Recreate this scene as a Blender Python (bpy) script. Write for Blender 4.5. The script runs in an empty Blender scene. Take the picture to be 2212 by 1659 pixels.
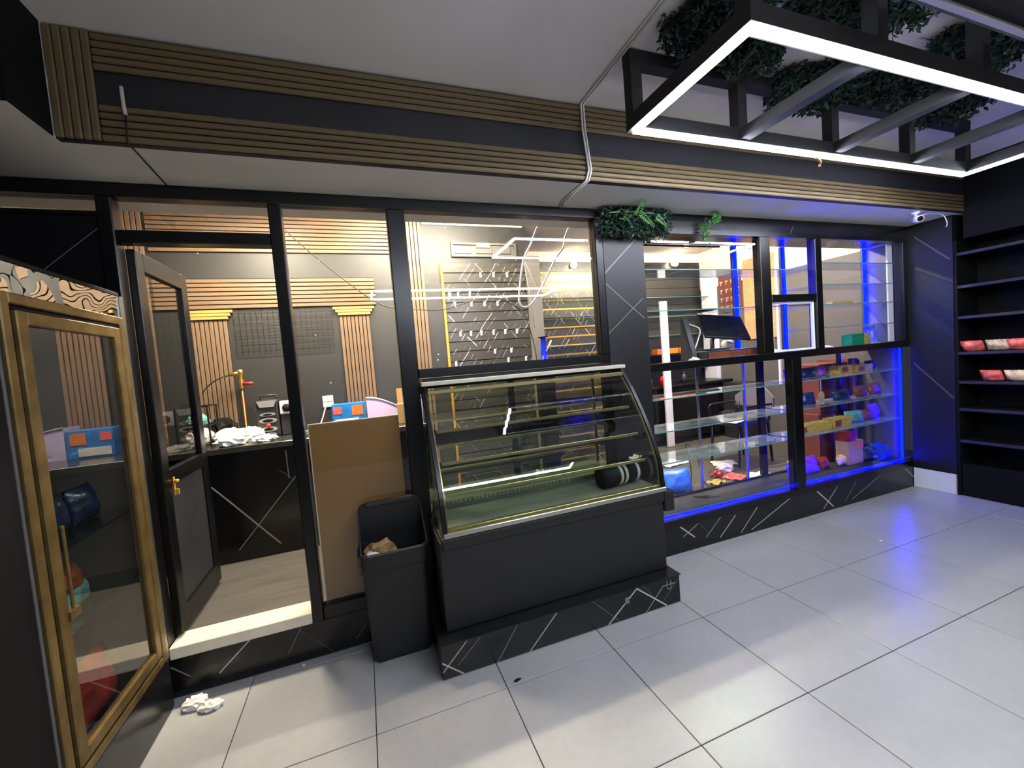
import bpy, bmesh, math, random
from mathutils import Vector, Matrix, noise
sc = bpy.context.scene
COL = sc.collection
PI = math.pi
# ------------------------------------------------------------------ camera
W_PX, F_PX = 2212.0, 893.19
yaw, pitch, roll = 0.342691, -0.055442, -0.079281
fwd = Vector((math.sin(yaw)*math.cos(pitch), math.cos(yaw)*math.cos(pitch), math.sin(pitch)))
rgt = Vector((math.cos(yaw), -math.sin(yaw), 0)); upv = rgt.cross(fwd)
r2 = math.cos(roll)*rgt + math.sin(roll)*upv
u2 = -math.sin(roll)*rgt + math.cos(roll)*upv
cd = bpy.data.cameras.new('camera'); cam = bpy.data.objects.new('camera', cd); COL.objects.link(cam)
cam.matrix_world = Matrix(((r2.x, u2.x, -fwd.x, 0.09028), (r2.y, u2.y, -fwd.y, -1.83882), (r2.z, u2.z, -fwd.z, 1.56028), (0, 0, 0, 1)))
cd.sensor_fit = 'HORIZONTAL'; cd.sensor_width = 36.0; cd.lens = F_PX/W_PX*36.0
cd.clip_start = 0.02; cd.clip_end = 60
sc.camera = cam
# ------------------------------------------------------------------ world, exposure, light levels
w = bpy.data.worlds.new('world'); sc.world = w; w.use_nodes = True
w.node_tree.nodes['Background'].inputs[0].default_value = (0.05, 0.055, 0.07, 1)
w.node_tree.nodes['Background'].inputs[1].default_value = 0.3
vs = sc.view_settings
vs.view_transform = 'Standard'; vs.look = 'None'; vs.gamma = 1.0; vs.exposure = 0.84; vs.use_curve_mapping = False
LED_WHITE = 76.0      # the rectangular ceiling fixtures of the shop
LED_BLUE = 60.0        # blue strips in the display
TUBE_WARM = 400.0     # tubes on the ceiling of the back room
PANEL_WARM = 165.0    # square downlight over the doorway side of the back room
sc.cycles.max_bounces = 8; sc.cycles.diffuse_bounces = 4; sc.cycles.glossy_bounces = 4
sc.cycles.transparent_max_bounces = 40; sc.cycles.transmission_bounces = 6
sc.cycles.sample_clamp_indirect = 4.0; sc.cycles.caustics_reflective = False; sc.cycles.caustics_refractive = False

# ------------------------------------------------------------------ materials
def lin(c):
    return tuple(((v/255.0)/12.92 if v/255.0 <= 0.04045 else ((v/255.0+0.055)/1.055)**2.4) for v in c)
class N:
    def __init__(s, name):
        s.m = bpy.data.materials.new(name); s.m.use_nodes = True; s.t = s.m.node_tree; s.t.nodes.clear()
        s.out = s.t.nodes.new('ShaderNodeOutputMaterial')
    def n(s, typ, ins=None, **kw):
        x = s.t.nodes.new(typ)
        for k, v in kw.items(): setattr(x, k, v)
        for k, v in (ins or {}).items():
            if hasattr(v, 'is_linked') or hasattr(v, 'links'): s.t.links.new(v, x.inputs[k])
            else: x.inputs[k].default_value = v
        return x
    def math(s, op, a, b=0.0):
        return s.n('ShaderNodeMath', {0: a, 1: b}, operation=op).outputs[0]
    def mix(s, f, a, b):
        x = s.n('ShaderNodeMix', {0: f}, data_type='RGBA')
        for i, v in ((6, a), (7, b)):
            if hasattr(v, 'links'): s.t.links.new(v, x.inputs[i])
            else: x.inputs[i].default_value = (*v[:3], 1)
        return x.outputs[2]
    def pos(s): return s.n('ShaderNodeNewGeometry').outputs['Position']
    def done(s, sh): s.t.links.new(sh, s.out.inputs[0]); return s.m
def mat(name, rgb, rough=0.5, metal=0.0, var=0.12, scale=6.0, bump=0.0, bscale=60.0, spec=0.5, stretch=None, coat=0.0):
    b = N(name); c = lin(rgb)
    vec = b.pos()
    if stretch: vec = b.n('ShaderNodeMapping', {0: vec, 3: stretch}).outputs[0]
    nz = b.n('ShaderNodeTexNoise', {'Vector': vec, 'Scale': scale, 'Detail': 4.0}).outputs['Fac']
    f = b.n('ShaderNodeMapRange', {0: nz, 1: 0.3, 2: 0.7}).outputs[0]
    col = b.mix(f, tuple(v*(1-var) for v in c), tuple(min(1, v*(1+var)) for v in c))
    ins = {'Base Color': col, 'Roughness': rough, 'Metallic': metal, 'Specular IOR Level': spec, 'Coat Weight': coat}
    p = b.n('ShaderNodeBsdfPrincipled', ins)
    if bump:
        nb = b.n('ShaderNodeTexNoise', {'Vector': vec, 'Scale': bscale, 'Detail': 3.0}).outputs['Fac']
        bp = b.n('ShaderNodeBump', {'Height': nb, 'Strength': bump, 'Distance': 0.01})
        b.t.links.new(bp.outputs[0], p.inputs['Normal'])
    return b.done(p.outputs[0])
def emit(name, rgb, strength):
    b = N(name); e = b.n('ShaderNodeEmission', {0: (*lin(rgb), 1), 1: strength}); return b.done(e.outputs[0])
def glass(name, tint=(255, 255, 255), ior=1.5, boost=1.6, rough=0.0, wave=0.0):
    """thin pane: fresnel share of mirror reflection over clear transmission"""
    b = N(name)
    fr = b.n('ShaderNodeFresnel', {0: ior})
    bf = b.n('ShaderNodeNewGeometry').outputs['Backfacing']
    f = b.math('MULTIPLY', fr.outputs[0], boost); f = b.math('MINIMUM', f, 1.0)
    f = b.math('MULTIPLY', f, b.math('SUBTRACT', 1.0, bf))
    tr = b.n('ShaderNodeBsdfTransparent', {0: (*lin(tint), 1)})
    gl = b.n('ShaderNodeBsdfGlossy', {0: (1, 1, 1, 1), 'Roughness': rough})
    if wave:
        nz = b.n('ShaderNodeTexNoise', {'Vector': b.pos(), 'Scale': 5.0, 'Detail': 1.0}).outputs['Fac']
        bp = b.n('ShaderNodeBump', {'Height': nz, 'Strength': wave, 'Distance': 0.05})
        b.t.links.new(bp.outputs[0], gl.inputs['Normal'])
    mx = b.n('ShaderNodeMixShader', {0: f, 1: tr.outputs[0], 2: gl.outputs[0]})
    return b.done(mx.outputs[0])
def sheened(name, tint, ior=1.5, boost=1.6, sheen=0.12):
    """shelf glass with a painted film of dust"""
    m_ = glass(name, tint, ior, boost); t = m_.node_tree
    out = [n for n in t.nodes if n.type == 'OUTPUT_MATERIAL'][0]; src = out.inputs[0].links[0].from_socket
    df = t.nodes.new('ShaderNodeBsdfDiffuse'); df.inputs[0].default_value = (0.75, 0.78, 0.8, 1)  # white diffuse share stands in for reflections on the shelves
    nz = t.nodes.new('ShaderNodeTexNoise'); nz.inputs['Scale'].default_value = 9.0; nz.inputs['Detail'].default_value = 4.0
    g = t.nodes.new('ShaderNodeNewGeometry'); t.links.new(g.outputs['Position'], nz.inputs['Vector'])
    mr = t.nodes.new('ShaderNodeMapRange'); t.links.new(nz.outputs['Fac'], mr.inputs[0]); mr.inputs[1].default_value = 0.35; mr.inputs[2].default_value = 0.7; mr.inputs[3].default_value = sheen*0.4; mr.inputs[4].default_value = sheen*1.6
    mx = t.nodes.new('ShaderNodeMixShader'); t.links.new(mr.outputs[0], mx.inputs[0]); t.links.new(src, mx.inputs[1]); t.links.new(df.outputs[0], mx.inputs[2]); t.links.new(mx.outputs[0], out.inputs[0])
    return m_
def marble(name, base=(17, 17, 18), vein=(205, 200, 190), s1=0.26, s2=0.7, keep1=0.45, keep2=0.4, wid=0.011, rough=0.22, cut=0.52, frag=2.2, amt=1.0, segs=()):
    """black stone print: sparse straight diagonal veins in two directions"""
    b = N(name); P = b.pos()
    nz = b.n('ShaderNodeTexNoise', {'Vector': P, 'Scale': 3.0, 'Detail': 3.0}).outputs['Fac']
    x = b.n('ShaderNodeSeparateXYZ', {0: P})
    h = b.math('ADD', x.outputs[0], x.outputs[1]); z = x.outputs[2]
    wob = b.math('MULTIPLY', b.math('SUBTRACT', nz, 0.5), 0.07)
    res = None
    for k, (sl, s, keep) in enumerate(((-0.72, s1, keep1), (0.85, s2, keep2))):
        u = b.math('ADD', b.math('ADD', h, b.math('MULTIPLY', z, sl)), wob)
        q = b.math('DIVIDE', b.math('ADD', u, 7.3 + k*3.1), s)
        cell = b.math('FLOOR', q)
        wn = b.n('ShaderNodeTexWhiteNoise', {'W': b.math('ADD', cell, 3.7*k)}, noise_dimensions='1D')
        d = b.math('MULTIPLY', b.math('ABSOLUTE', b.math('SUBTRACT', b.math('FRACT', q), 0.5)), s)
        wd = b.math('MULTIPLY', b.math('POWER', wn.outputs[0], 2.0), wid)
        ln = b.math('LESS_THAN', d, wd)
        on = b.math('GREATER_THAN', wn.outputs[0], 1-keep)
        fz = b.n('ShaderNodeTexNoise', {'Vector': b.n('ShaderNodeMapping', {0: P, 1: (k*5.0, 2.0, k*3.0)}).outputs[0], 'Scale': frag, 'Detail': 1.0}).outputs['Fac']
        vis = b.n('ShaderNodeMapRange', {0: fz, 1: cut-0.03, 2: cut+0.05}).outputs[0]
        v = b.math('MULTIPLY', b.math('MULTIPLY', ln, on), vis)
        res = v if res is None else b.math('MAXIMUM', res, v)
    res = b.math('MULTIPLY', res, amt)
    if segs:                                        # single veins given by their end points on the wall plane (x + y, z)
        V = b.n('ShaderNodeCombineXYZ', {0: b.math('ADD', h, b.math('MULTIPLY', wob, 0.12)), 2: z}).outputs[0]
        for (u0, z0, u1, z1, wd_, al) in segs:
            ba = (u1-u0, 0.0, z1-z0); L2 = ba[0]**2+ba[2]**2
            pa = b.n('ShaderNodeVectorMath', {0: V, 1: (u0, 0.0, z0)}, operation='SUBTRACT').outputs[0]
            dt = b.n('ShaderNodeVectorMath', {0: pa, 1: ba}, operation='DOT_PRODUCT').outputs['Value']
            t_ = b.n('ShaderNodeMath', {0: dt, 1: 1.0/L2}, operation='MULTIPLY', use_clamp=True).outputs[0]
            bt = b.n('ShaderNodeVectorMath', {0: ba, 'Scale': t_}, operation='SCALE').outputs[0]
            d_ = b.n('ShaderNodeVectorMath', {0: pa, 1: bt}, operation='DISTANCE').outputs['Value']
            v_ = b.n('ShaderNodeMapRange', {0: d_, 1: wd_*0.5, 2: wd_*1.3, 3: al, 4: 0.0}).outputs[0]
            res = b.math('MAXIMUM', res, v_)
    cl = b.mix(nz, tuple(v*0.8 for v in lin(base)), tuple(v*1.3 for v in lin(base)))
    c = b.mix(res, cl, lin(vein))
    p = b.n('ShaderNodeBsdfPrincipled', {'Base Color': c, 'Roughness': rough})
    return b.done(p.outputs[0])
def wood(name, rgb, axis=0, rough=0.5):
    b = N(name); P = b.pos(); st = [9.0, 9.0, 9.0]; st[axis] = 0.7
    mp = b.n('ShaderNodeMapping', {0: P, 3: st}).outputs[0]
    nz = b.n('ShaderNodeTexNoise', {'Vector': mp, 'Scale': 7.0, 'Detail': 5.0}).outputs['Fac']
    c = lin(rgb); f = b.n('ShaderNodeMapRange', {0: nz, 1: 0.3, 2: 0.7}).outputs[0]
    p = b.n('ShaderNodeBsdfPrincipled', {'Base Color': b.mix(f, tuple(v*0.88 for v in c), tuple(v*1.1 for v in c)), 'Roughness': rough})
    return b.done(p.outputs[0])
def fleck_wall():
    b = N('charcoal wall with flecks'); P = b.pos()
    vo = b.n('ShaderNodeTexVoronoi', {'Vector': P, 'Scale': 11.0})
    rn = b.n('ShaderNodeSeparateColor', {0: vo.outputs['Color']}).outputs[0]
    sp_ = b.math('MULTIPLY', b.math('LESS_THAN', vo.outputs['Distance'], 0.075), b.math('GREATER_THAN', rn, 0.80))
    nz = b.n('ShaderNodeTexNoise', {'Vector': P, 'Scale': 2.0, 'Detail': 4.0}).outputs['Fac']
    c = b.mix(nz, tuple(v*0.85 for v in lin((44, 44, 44))), tuple(v*1.15 for v in lin((44, 44, 44))))
    p = b.n('ShaderNodeBsdfPrincipled', {'Base Color': b.mix(b.math('MULTIPLY', sp_, 0.7), c, lin((220, 216, 208))), 'Roughness': 0.48})
    return b.done(p.outputs[0])
def tile_mat():
    b = N('floor tile'); P = b.pos()
    n1 = b.n('ShaderNodeTexNoise', {'Vector': P, 'Scale': 1.7, 'Detail': 6.0, 'Roughness': 0.65}).outputs['Fac']
    n2 = b.n('ShaderNodeTexNoise', {'Vector': P, 'Scale': 26.0, 'Detail': 4.0}).outputs['Fac']
    f = b.math('ADD', b.math('MULTIPLY', n1, 0.75), b.math('MULTIPLY', n2, 0.25))
    f = b.n('ShaderNodeMapRange', {0: f, 1: 0.35, 2: 0.65}).outputs[0]
    oi = b.n('ShaderNodeObjectInfo').outputs['Random']
    c = b.mix(f, lin((154, 153, 151)), lin((167, 166, 164)))
    c = b.mix(b.math('MULTIPLY', oi, 0.18), c, lin((128, 127, 125)))
    r = b.n('ShaderNodeMapRange', {0: n1, 1: 0.3, 2: 0.7, 3: 0.29, 4: 0.33}).outputs[0]
    p = b.n('ShaderNodeBsdfPrincipled', {'Base Color': c, 'Roughness': r, 'Specular IOR Level': 0.5})
    return b.done(p.outputs[0])
SEG_PLINTH = [(0.495, 0.096, 0.617, -0.007, 0.0035, 0.9), (0.64, 0.175, 0.497, 0.038, 0.0025, 0.8), (0.713, 0.175, 0.579, 0.057, 0.0015, 0.35), (0.906, 0.168, 0.779, -0.003, 0.0018, 0.4), (1.145, 0.175, 0.954, -0.007, 0.003, 0.8), (1.661, 0.165, 1.444, -0.005, 0.004, 1), (1.661, 0.165, 1.885, -0.007, 0.004, 1), (1.848, 0.129, 1.707, -0.008, 0.0022, 0.7), (1.362, 0.17, 1.542, -0.006, 0.0015, 0.25), (1.959, 0.148, 1.852, 0.041, 0.0015, 0.3)]
SEG_FRONT = [(2.907, 0.201, 3.038, 0.093, 0.0045, 0.9), (3.076, 0.19, 2.932, 0.119, 0.003, 0.5), (3.306, 0.194, 3.152, 0.068, 0.003, 0.5), (3.461, 0.178, 3.295, 0.036, 0.004, 0.7), (3.704, 0.2, 3.514, 0.027, 0.004, 0.7), (4.08, 0.2, 3.628, 0.024, 0.004, 0.6), (4.411, 0.207, 4.621, 0.025, 0.005, 0.95), (4.692, 0.204, 4.493, 0.027, 0.004, 0.7), (4.951, 0.206, 4.78, 0.037, 0.003, 0.3), (5.319, 0.205, 4.87, 0.038, 0.004, 0.35), (5.67, 0.205, 5.864, 0.047, 0.005, 0.6),
    (0.089, 0.229, -0.091, 0.067, 0.0035, 0.8), (0.309, 0.208, 0.228, 0.068, 0.0015, 0.3), (-0.291, 0.161, -0.217, 0.092, 0.003, 0.4), (0.636, 0.115, 0.573, 0.047, 0.0018, 0.3)]
SEG_COUNTER = [(0.659, 0.826, 1.048, 0.331, 0.005, 0.6), (1.195, 0.814, 0.781, 0.339, 0.003, 0.5), (1.15, 1.023, 1.152, 0.816, 0.004, 0.4), (-0.336, 2.344, -0.687, 2.027, 0.0015, 0.35)]
SEG_COLUMN = [(2.69, 2.386, 2.356, 2.094, 0.004, 0.8), (2.448, 2.401, 2.364, 2.328, 0.002, 0.5), (2.359, 2.063, 2.524, 1.925, 0.0025, 0.7), (2.524, 1.925, 2.691, 1.791, 0.0025, 0.7), (2.684, 1.935, 2.356, 1.678, 0.0025, 0.65), (5.759, 2.435, 5.514, 2.163, 0.006, 0.4), (5.783, 1.226, 5.502, 0.901, 0.006, 0.3)]
M = dict(
    ceiling=mat('ceiling paint', (236, 231, 222), 0.9, var=0.04, scale=1.2),
    soffit=mat('soffit paint', (248, 244, 234), 0.9, var=0.03, scale=1.2),
    ceiling_in=mat('back room ceiling paint', (222, 214, 200), 0.9, var=0.04, scale=1.2),
    cream=mat('cream wall paint', (226, 216, 196), 0.8, var=0.05, scale=2),
    grout=mat('grout', (44, 42, 40), 0.9),
    tile=tile_mat(),
    marble=marble('black marble', wid=0.003, keep1=0.15, keep2=0.15, amt=0.3, segs=SEG_COUNTER),
    marble_plinth=marble('black marble plinth', wid=0.002, keep1=0.3, keep2=0.3, amt=0.15, segs=SEG_PLINTH), marble_front=marble('black marble skirting', wid=0.002, keep1=0.3, keep2=0.3, amt=0.15, segs=SEG_FRONT),
    marble_slat=marble('streaked black marble', base=(58, 56, 53), vein=(225, 220, 210), s1=0.07, s2=0.25, keep1=0.85, keep2=0.5, wid=0.006, cut=0.51, frag=7.0, rough=0.3),
    marble_grey=marble('grey marble', base=(20, 20, 21), vein=(150, 140, 132), keep1=0.3, keep2=0.3, wid=0.002, amt=0.2, rough=0.42, segs=SEG_COLUMN),
    black=mat('black metal', (13, 13, 13), 0.34, var=0.15, spec=0.45),
    matte=mat('matte black', (9, 9, 10), 0.7, var=0.2, spec=0.2),
    bluish=mat('black panel', (33, 33, 37), 0.55, var=0.15),
    alu=mat('black aluminium', (9, 9, 9), 0.3, 0.0, var=0.2, spec=0.45),
    plastic=mat('black plastic', (22, 22, 22), 0.45, var=0.15, bump=0.15, bscale=180),
    cooler=mat('black enamel', (21, 21, 21), 0.5, var=0.12, bump=0.1, bscale=220),
    oak_x=wood('oak slat', (114, 92, 71), 0), oak_z=wood('oak slat upright', (114, 92, 71), 2),
    fascia_x=wood('brown rib', (106, 90, 60), 0), fascia_z=wood('brown rib upright', (106, 90, 60), 2),
    gold=mat('gold moulding', (112, 90, 48), 0.42, 0.5, var=0.3, scale=14),
    goldstrip=mat('gold strip', (214, 160, 58), 0.4, 0.35, var=0.1),
    captrim=mat('yellow capital', (184, 150, 84), 0.45, 0.1, var=0.06),
    granite=mat('dark worktop', (52, 52, 50), 0.16, var=0.3, scale=30),
    steel=mat('steel', (176, 174, 160), 0.28, 0.9, var=0.1, scale=20, stretch=(0.2, 4, 4)),
    brass_steel=mat('champagne steel', (190, 176, 128), 0.3, 0.85, var=0.12, scale=12, stretch=(0.2, 3, 3)),
    deck=mat('grey green deck', (150, 150, 138), 0.35, 0.2, var=0.2, scale=3),
    charcoal=mat('charcoal wall', (44, 44, 44), 0.48, var=0.15, scale=2.0),
    charwall=fleck_wall(), greywall=mat('dull grey wall', (94, 90, 87), 0.6, var=0.08, scale=3),
    grey=mat('grey wall', (120, 116, 112), 0.6, var=0.06, scale=3),
    mdf=mat('brown board', (132, 98, 44), 0.62, var=0.10, scale=3.0, bump=0.05, bscale=150),
    dullgrey=mat('dull grey metal', (104, 102, 98), 0.55, 0.2, var=0.15), truss=mat('dark truss paint', (22, 20, 21), 0.8, var=0.2), trim=mat('pale trim', (196, 190, 172), 0.4, 0.2, var=0.08),
    mdfedge=mat('pale board edge', (206, 190, 160), 0.7),
    cork=mat('cork board', (196, 152, 104), 0.85, var=0.2, scale=50),
    inner_floor=mat('grey laminate', (84, 80, 75), 0.42, var=0.25, scale=5, stretch=(0.5, 5, 1)),
    sill=mat('cream threshold', (232, 222, 196), 0.5, var=0.08),
    white=mat('white plastic', (232, 230, 226), 0.4, var=0.03),
    whitepaint=mat('white paint', (228, 228, 232), 0.6, var=0.03),
    bag=mat('white plastic bag', (235, 233, 225), 0.35, var=0.1, scale=12, bump=0.7, bscale=26),
    paper=mat('white paper', (226, 222, 212), 0.7, var=0.08, scale=9, bump=0.4, bscale=30),
    kraft=mat('brown cardboard', (176, 138, 88), 0.75, var=0.1, bump=0.1, bscale=60),
    tan=mat('crumpled tan paper', (150, 122, 80), 0.6, var=0.35, scale=14, bump=0.8, bscale=24),
    copper=mat('copper tube', (176, 110, 60), 0.35, 0.8), brass=mat('brass', (214, 172, 80), 0.3, 0.9),
    red=mat('red plastic', (206, 36, 32), 0.4), silver=mat('silver plastic', (200, 200, 200), 0.28, 0.5),
    darkgrey=mat('dark grey plastic', (44, 44, 46), 0.4), rubber=mat('rubber', (30, 30, 30), 0.7),
    blue=mat('blue print', (38, 120, 200), 0.35, var=0.25, scale=16), bluebag=mat('blue bag', (52, 120, 205), 0.35, var=0.25, scale=10, bump=0.5, bscale=25),
    bluenet=mat('blue net', (28, 60, 130), 0.4, var=0.6, scale=30, bump=0.6, bscale=50),
    lilac=mat('lilac plastic', (214, 196, 236), 0.35, var=0.05), orange=mat('orange print', (222, 120, 48), 0.4, var=0.3, scale=40),
    yellow=mat('yellow print', (176, 152, 66), 0.4, var=0.35, scale=45), pink=mat('pink wrapper', (226, 96, 84), 0.35, var=0.45, scale=22, bump=0.5, bscale=40),
    cremewrap=mat('cream wrapper', (226, 190, 150), 0.35, var=0.4, scale=24, bump=0.5, bscale=40),
    redwrap=mat('red wrapper', (150, 40, 34), 0.35, var=0.5, scale=14, bump=0.5, bscale=40),
    navy=mat('dark blue wrapper', (26, 46, 78), 0.3, var=0.6, scale=16, bump=0.5, bscale=40),
    teal=mat('teal wrapper', (96, 150, 140), 0.4, var=0.35, scale=20), brownwrap=mat('brown wrapper', (120, 66, 40), 0.4, var=0.35, scale=20),
    purple=mat('purple wrapper', (128, 60, 190), 0.3, var=0.4, scale=18, bump=0.5, bscale=40),
    green=mat('green print', (28, 128, 92), 0.4, var=0.35, scale=26), carton=mat('red brown carton', (112, 58, 44), 0.6, var=0.12),
    leaf=mat('dark leaf', (22, 48, 30), 0.5, var=0.45, scale=9), leafl=mat('light leaf', (72, 124, 58), 0.45, var=0.3, scale=12),
    cobalt=mat('cobalt glass', (20, 40, 200), 0.12, var=0.2), dishpl=mat('clear dish', (190, 196, 190), 0.15),
    cable_w=mat('white cable', (214, 210, 200), 0.5), cable_b=mat('black cable', (26, 24, 22), 0.5),
    glass=glass('window glass'), shopglass=glass('display glass', boost=1.3),
    shelfglass=glass('greenish shelf glass', (228, 240, 237), boost=1.6), sheenglass=sheened('dusty shelf glass', (226, 238, 236)), shelfedge=mat('glass shelf edge', (96, 140, 134), 0.15, var=0.1),
    cabglass=glass('cabinet glass', (240, 240, 236), ior=1.9, boost=1.3), cabwave=glass('rippled acrylic', (60, 60, 60), ior=2.6, boost=1.6, wave=0.25),
    coolglass=glass('cooler glass', (240, 242, 236), boost=1.5), doorglass=glass('door glass', (225, 225, 222), ior=1.4, boost=0.8),
    led=emit('white led', (232, 238, 255), LED_WHITE), ledblue=emit('blue led', (0, 2, 255), LED_BLUE), tube=emit('warm tube', (255, 243, 218), TUBE_WARM),
    panel=emit('warm panel', (255, 240, 212), PANEL_WARM),
    glint=emit('lit bulb', (255, 240, 200), 25.0),
    register=mat('screen glass', (22, 24, 26), 0.12, var=0.3),
)
# ------------------------------------------------------------------ mesh helpers
class MB:
    def __init__(s): s.bm = bmesh.new()
    def box(s, x0, x1, y0, y1, z0, z1, mtx=None):
        vs_ = [s.bm.verts.new(Vector(c) if mtx is None else mtx @ Vector(c)) for c in
               ((x0,y0,z0),(x1,y0,z0),(x1,y1,z0),(x0,y1,z0),(x0,y0,z1),(x1,y0,z1),(x1,y1,z1),(x0,y1,z1))]
        for f in ((0,3,2,1),(4,5,6,7),(0,1,5,4),(1,2,6,5),(2,3,7,6),(3,0,4,7)): s.bm.faces.new([vs_[i] for i in f])
        return s
    def rings(s, rings, cap=True, closed=False):
        R = [[s.bm.verts.new(Vector(p)) for p in r] for r in rings]; n = len(R[0])
        pairs = list(zip(R, R[1:])) + ([(R[-1], R[0])] if closed else [])
        for a, b in pairs:
            for i in range(n):
                j = (i+1) % n; s.bm.faces.new((a[i], a[j], b[j], b[i]))
        if cap and not closed:
            s.bm.faces.new(R[0][::-1]); s.bm.faces.new(R[-1])
        return s
    def tube(s, pts, r, n=8):
        pts = [Vector(p) for p in pts]; rs = r if isinstance(r, (list, tuple)) else [r]*len(pts); out = []; prev = None
        for i, p in enumerate(pts):
            t = (pts[min(i+1, len(pts)-1)] - pts[max(i-1, 0)]).normalized()
            if prev is None:
                a = Vector((0,0,1)) if abs(t.z) < 0.9 else Vector((1,0,0)); u = t.cross(a).normalized()
            else: u = (prev - t*prev.dot(t)).normalized()
            v = t.cross(u); prev = u
            out.append([p + rs[i]*(math.cos(k*2*PI/n)*u + math.sin(k*2*PI/n)*v) for k in range(n)])
        return s.rings(out)
    def lathe(s, cx, cy, prof, n=16):
        return s.rings([[(cx+r*math.cos(k*2*PI/n), cy+r*math.sin(k*2*PI/n), z) for k in range(n)] for r, z in prof])
    def prism(s, poly, axis, a, b):
        def mk(p, t): return (t, p[0], p[1]) if axis == 0 else ((p[0], t, p[1]) if axis == 1 else (p[0], p[1], t))
        return s.rings([[mk(p, a) for p in poly], [mk(p, b) for p in poly]])
    def quad(s, *p): s.bm.faces.new([s.bm.verts.new(Vector(q)) for q in p]); return s
    def build(s, name, m, parent=None, bevel=0.0, smooth=False, seg=2, origin=None):
        if bevel:
            bmesh.ops.bevel(s.bm, geom=list(s.bm.edges), offset=bevel, segments=seg, affect='EDGES', profile=0.5)
        bmesh.ops.recalc_face_normals(s.bm, faces=list(s.bm.faces))
        wl = world_loc(parent)
        if parent is None and origin is None:
            xs = [v.co for v in s.bm.verts]
            origin = Vector(((min(v.x for v in xs)+max(v.x for v in xs))/2, (min(v.y for v in xs)+max(v.y for v in xs))/2, min(v.z for v in xs)))
        off = Vector(origin) if parent is None else wl
        for v in s.bm.verts: v.co -= off
        me = bpy.data.meshes.new(name); s.bm.to_mesh(me); s.bm.free(); me.materials.append(M[m] if isinstance(m, str) else m)
        if smooth:
            for p in me.polygons: p.use_smooth = True
        o = bpy.data.objects.new(name, me); COL.objects.link(o)
        if parent is None: o.location = off
        else: o.parent = parent
        return o
def world_loc(p):
    v = Vector((0,0,0))
    while p is not None: v += p.location; p = p.parent
    return v
def bx(name, x0, x1, y0, y1, z0, z1, m, parent=None, bevel=0.0, seg=1):
    return MB().box(x0, x1, y0, y1, z0, z1).build(name, m, parent, bevel, seg=seg)
def thing(name, label, cat, loc=(0,0,0), group=None, kind=None):
    o = bpy.data.objects.new(name, None); o.empty_display_size = 0.05; COL.objects.link(o); o.location = loc
    return tag(o, label, cat, group, kind)
def tag(o, label=None, cat=None, group=None, kind=None):
    if label: o['label'] = label
    if cat: o['category'] = cat
    if group: o['group'] = group
    if kind: o['kind'] = kind
    return o
def struct(o, label): o['kind'] = 'structure'; o['label'] = label; o['category'] = o.name.split('_')[0].split('.')[0]; return o
def sempty(name, label, loc=(0,0,0)):
    o = bpy.data.objects.new(name, None); COL.objects.link(o); o.location = loc; return struct(o, label)
def instance(name, mesh, parent, loc):                 # a piece sharing mesh data; loc in world
    o = bpy.data.objects.new(name, mesh); COL.objects.link(o); o.parent = parent; o.location = Vector(loc)-world_loc(parent); return o
def box_mesh(name, sx, sy, sz, m, bevel=0.0):          # mesh with origin at its lower corner
    b = MB().box(0, sx, 0, sy, 0, sz)
    if bevel: bmesh.ops.bevel(b.bm, geom=list(b.bm.edges), offset=bevel, segments=1, affect='EDGES')
    bmesh.ops.recalc_face_normals(b.bm, faces=list(b.bm.faces))
    me = bpy.data.meshes.new(name); b.bm.to_mesh(me); b.bm.free(); me.materials.append(M[m]); return me
def blob(name, c, size, m, seed=0, crumple=0.25, freq=3.0, flat=True, parent=None, rz=0.0, sub=3):
    """crumpled lump standing on z = c[2]"""
    bm = bmesh.new(); bmesh.ops.create_icosphere(bm, subdivisions=sub, radius=1.0)
    for v in bm.verts:
        n_ = v.co.normalized(); d = 1 + crumple*(noise.noise(n_*freq+Vector((seed*7.1, 0, 0))) + 0.5*abs(noise.noise(n_*freq*2.7+Vector((0, seed*3.3, 0)))))
        p = n_*d; v.co = Vector((p.x*size[0]/2, p.y*size[1]/2, p.z*size[2]/2))
    zmin = -size[2]/2*0.72
    for v in bm.verts:
        if flat and v.co.z < zmin: v.co.z = zmin
    z0 = min(v.co.z for v in bm.verts); R = Matrix.Rotation(rz, 4, 'Z')
    b = MB(); b.bm.free(); b.bm = bm
    for v in bm.verts: v.co = R @ v.co + Vector((c[0], c[1], c[2]-z0))
    return b.build(name, m, parent, smooth=(crumple < 0.3))
def pouch(name, c, wd, ht, th, m, rz=0.0, tilt=0.0, seed=0, parent=None):
    """pillow bag with flat crimped ends; stands on c, leaning back by tilt"""
    rnd = random.Random(seed); nu, nv = 12, 12; b = MB(); bm = b.bm
    R = Matrix.Translation(Vector(c)) @ Matrix.Rotation(rz, 4, 'Z') @ Matrix.Rotation(tilt, 4, 'X')
    def pt(i, j, sgn):
        u = i/nu*2-1; v = j/nv
        e = min(v, 1-v)/0.5; k = max(0.0, (1-abs(u)**3))*min(1.0, max(0.0, (e-0.10)*2.2))**0.6
        wr = 0.12*noise.noise(Vector((u*3, v*4, seed*2.1)))*th
        return Vector((u*wd/2*(1-0.06*k), sgn*(th/2*k + (wr if k > 0.05 else 0.001)), v*ht + (0.004 if (i % 2) and j in (0, nv) else 0)))
    for sgn in (1, -1):
        g = [[bm.verts.new(R @ pt(i, j, sgn)) for i in range(nu+1)] for j in range(nv+1)]
        for j in range(nv):
            for i in range(nu): bm.faces.new((g[j][i], g[j][i+1], g[j+1][i+1], g[j+1][i]))
    bmesh.ops.remove_doubles(bm, verts=list(bm.verts), dist=0.0025)
    return b.build(name, m, parent, smooth=True)
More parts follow.
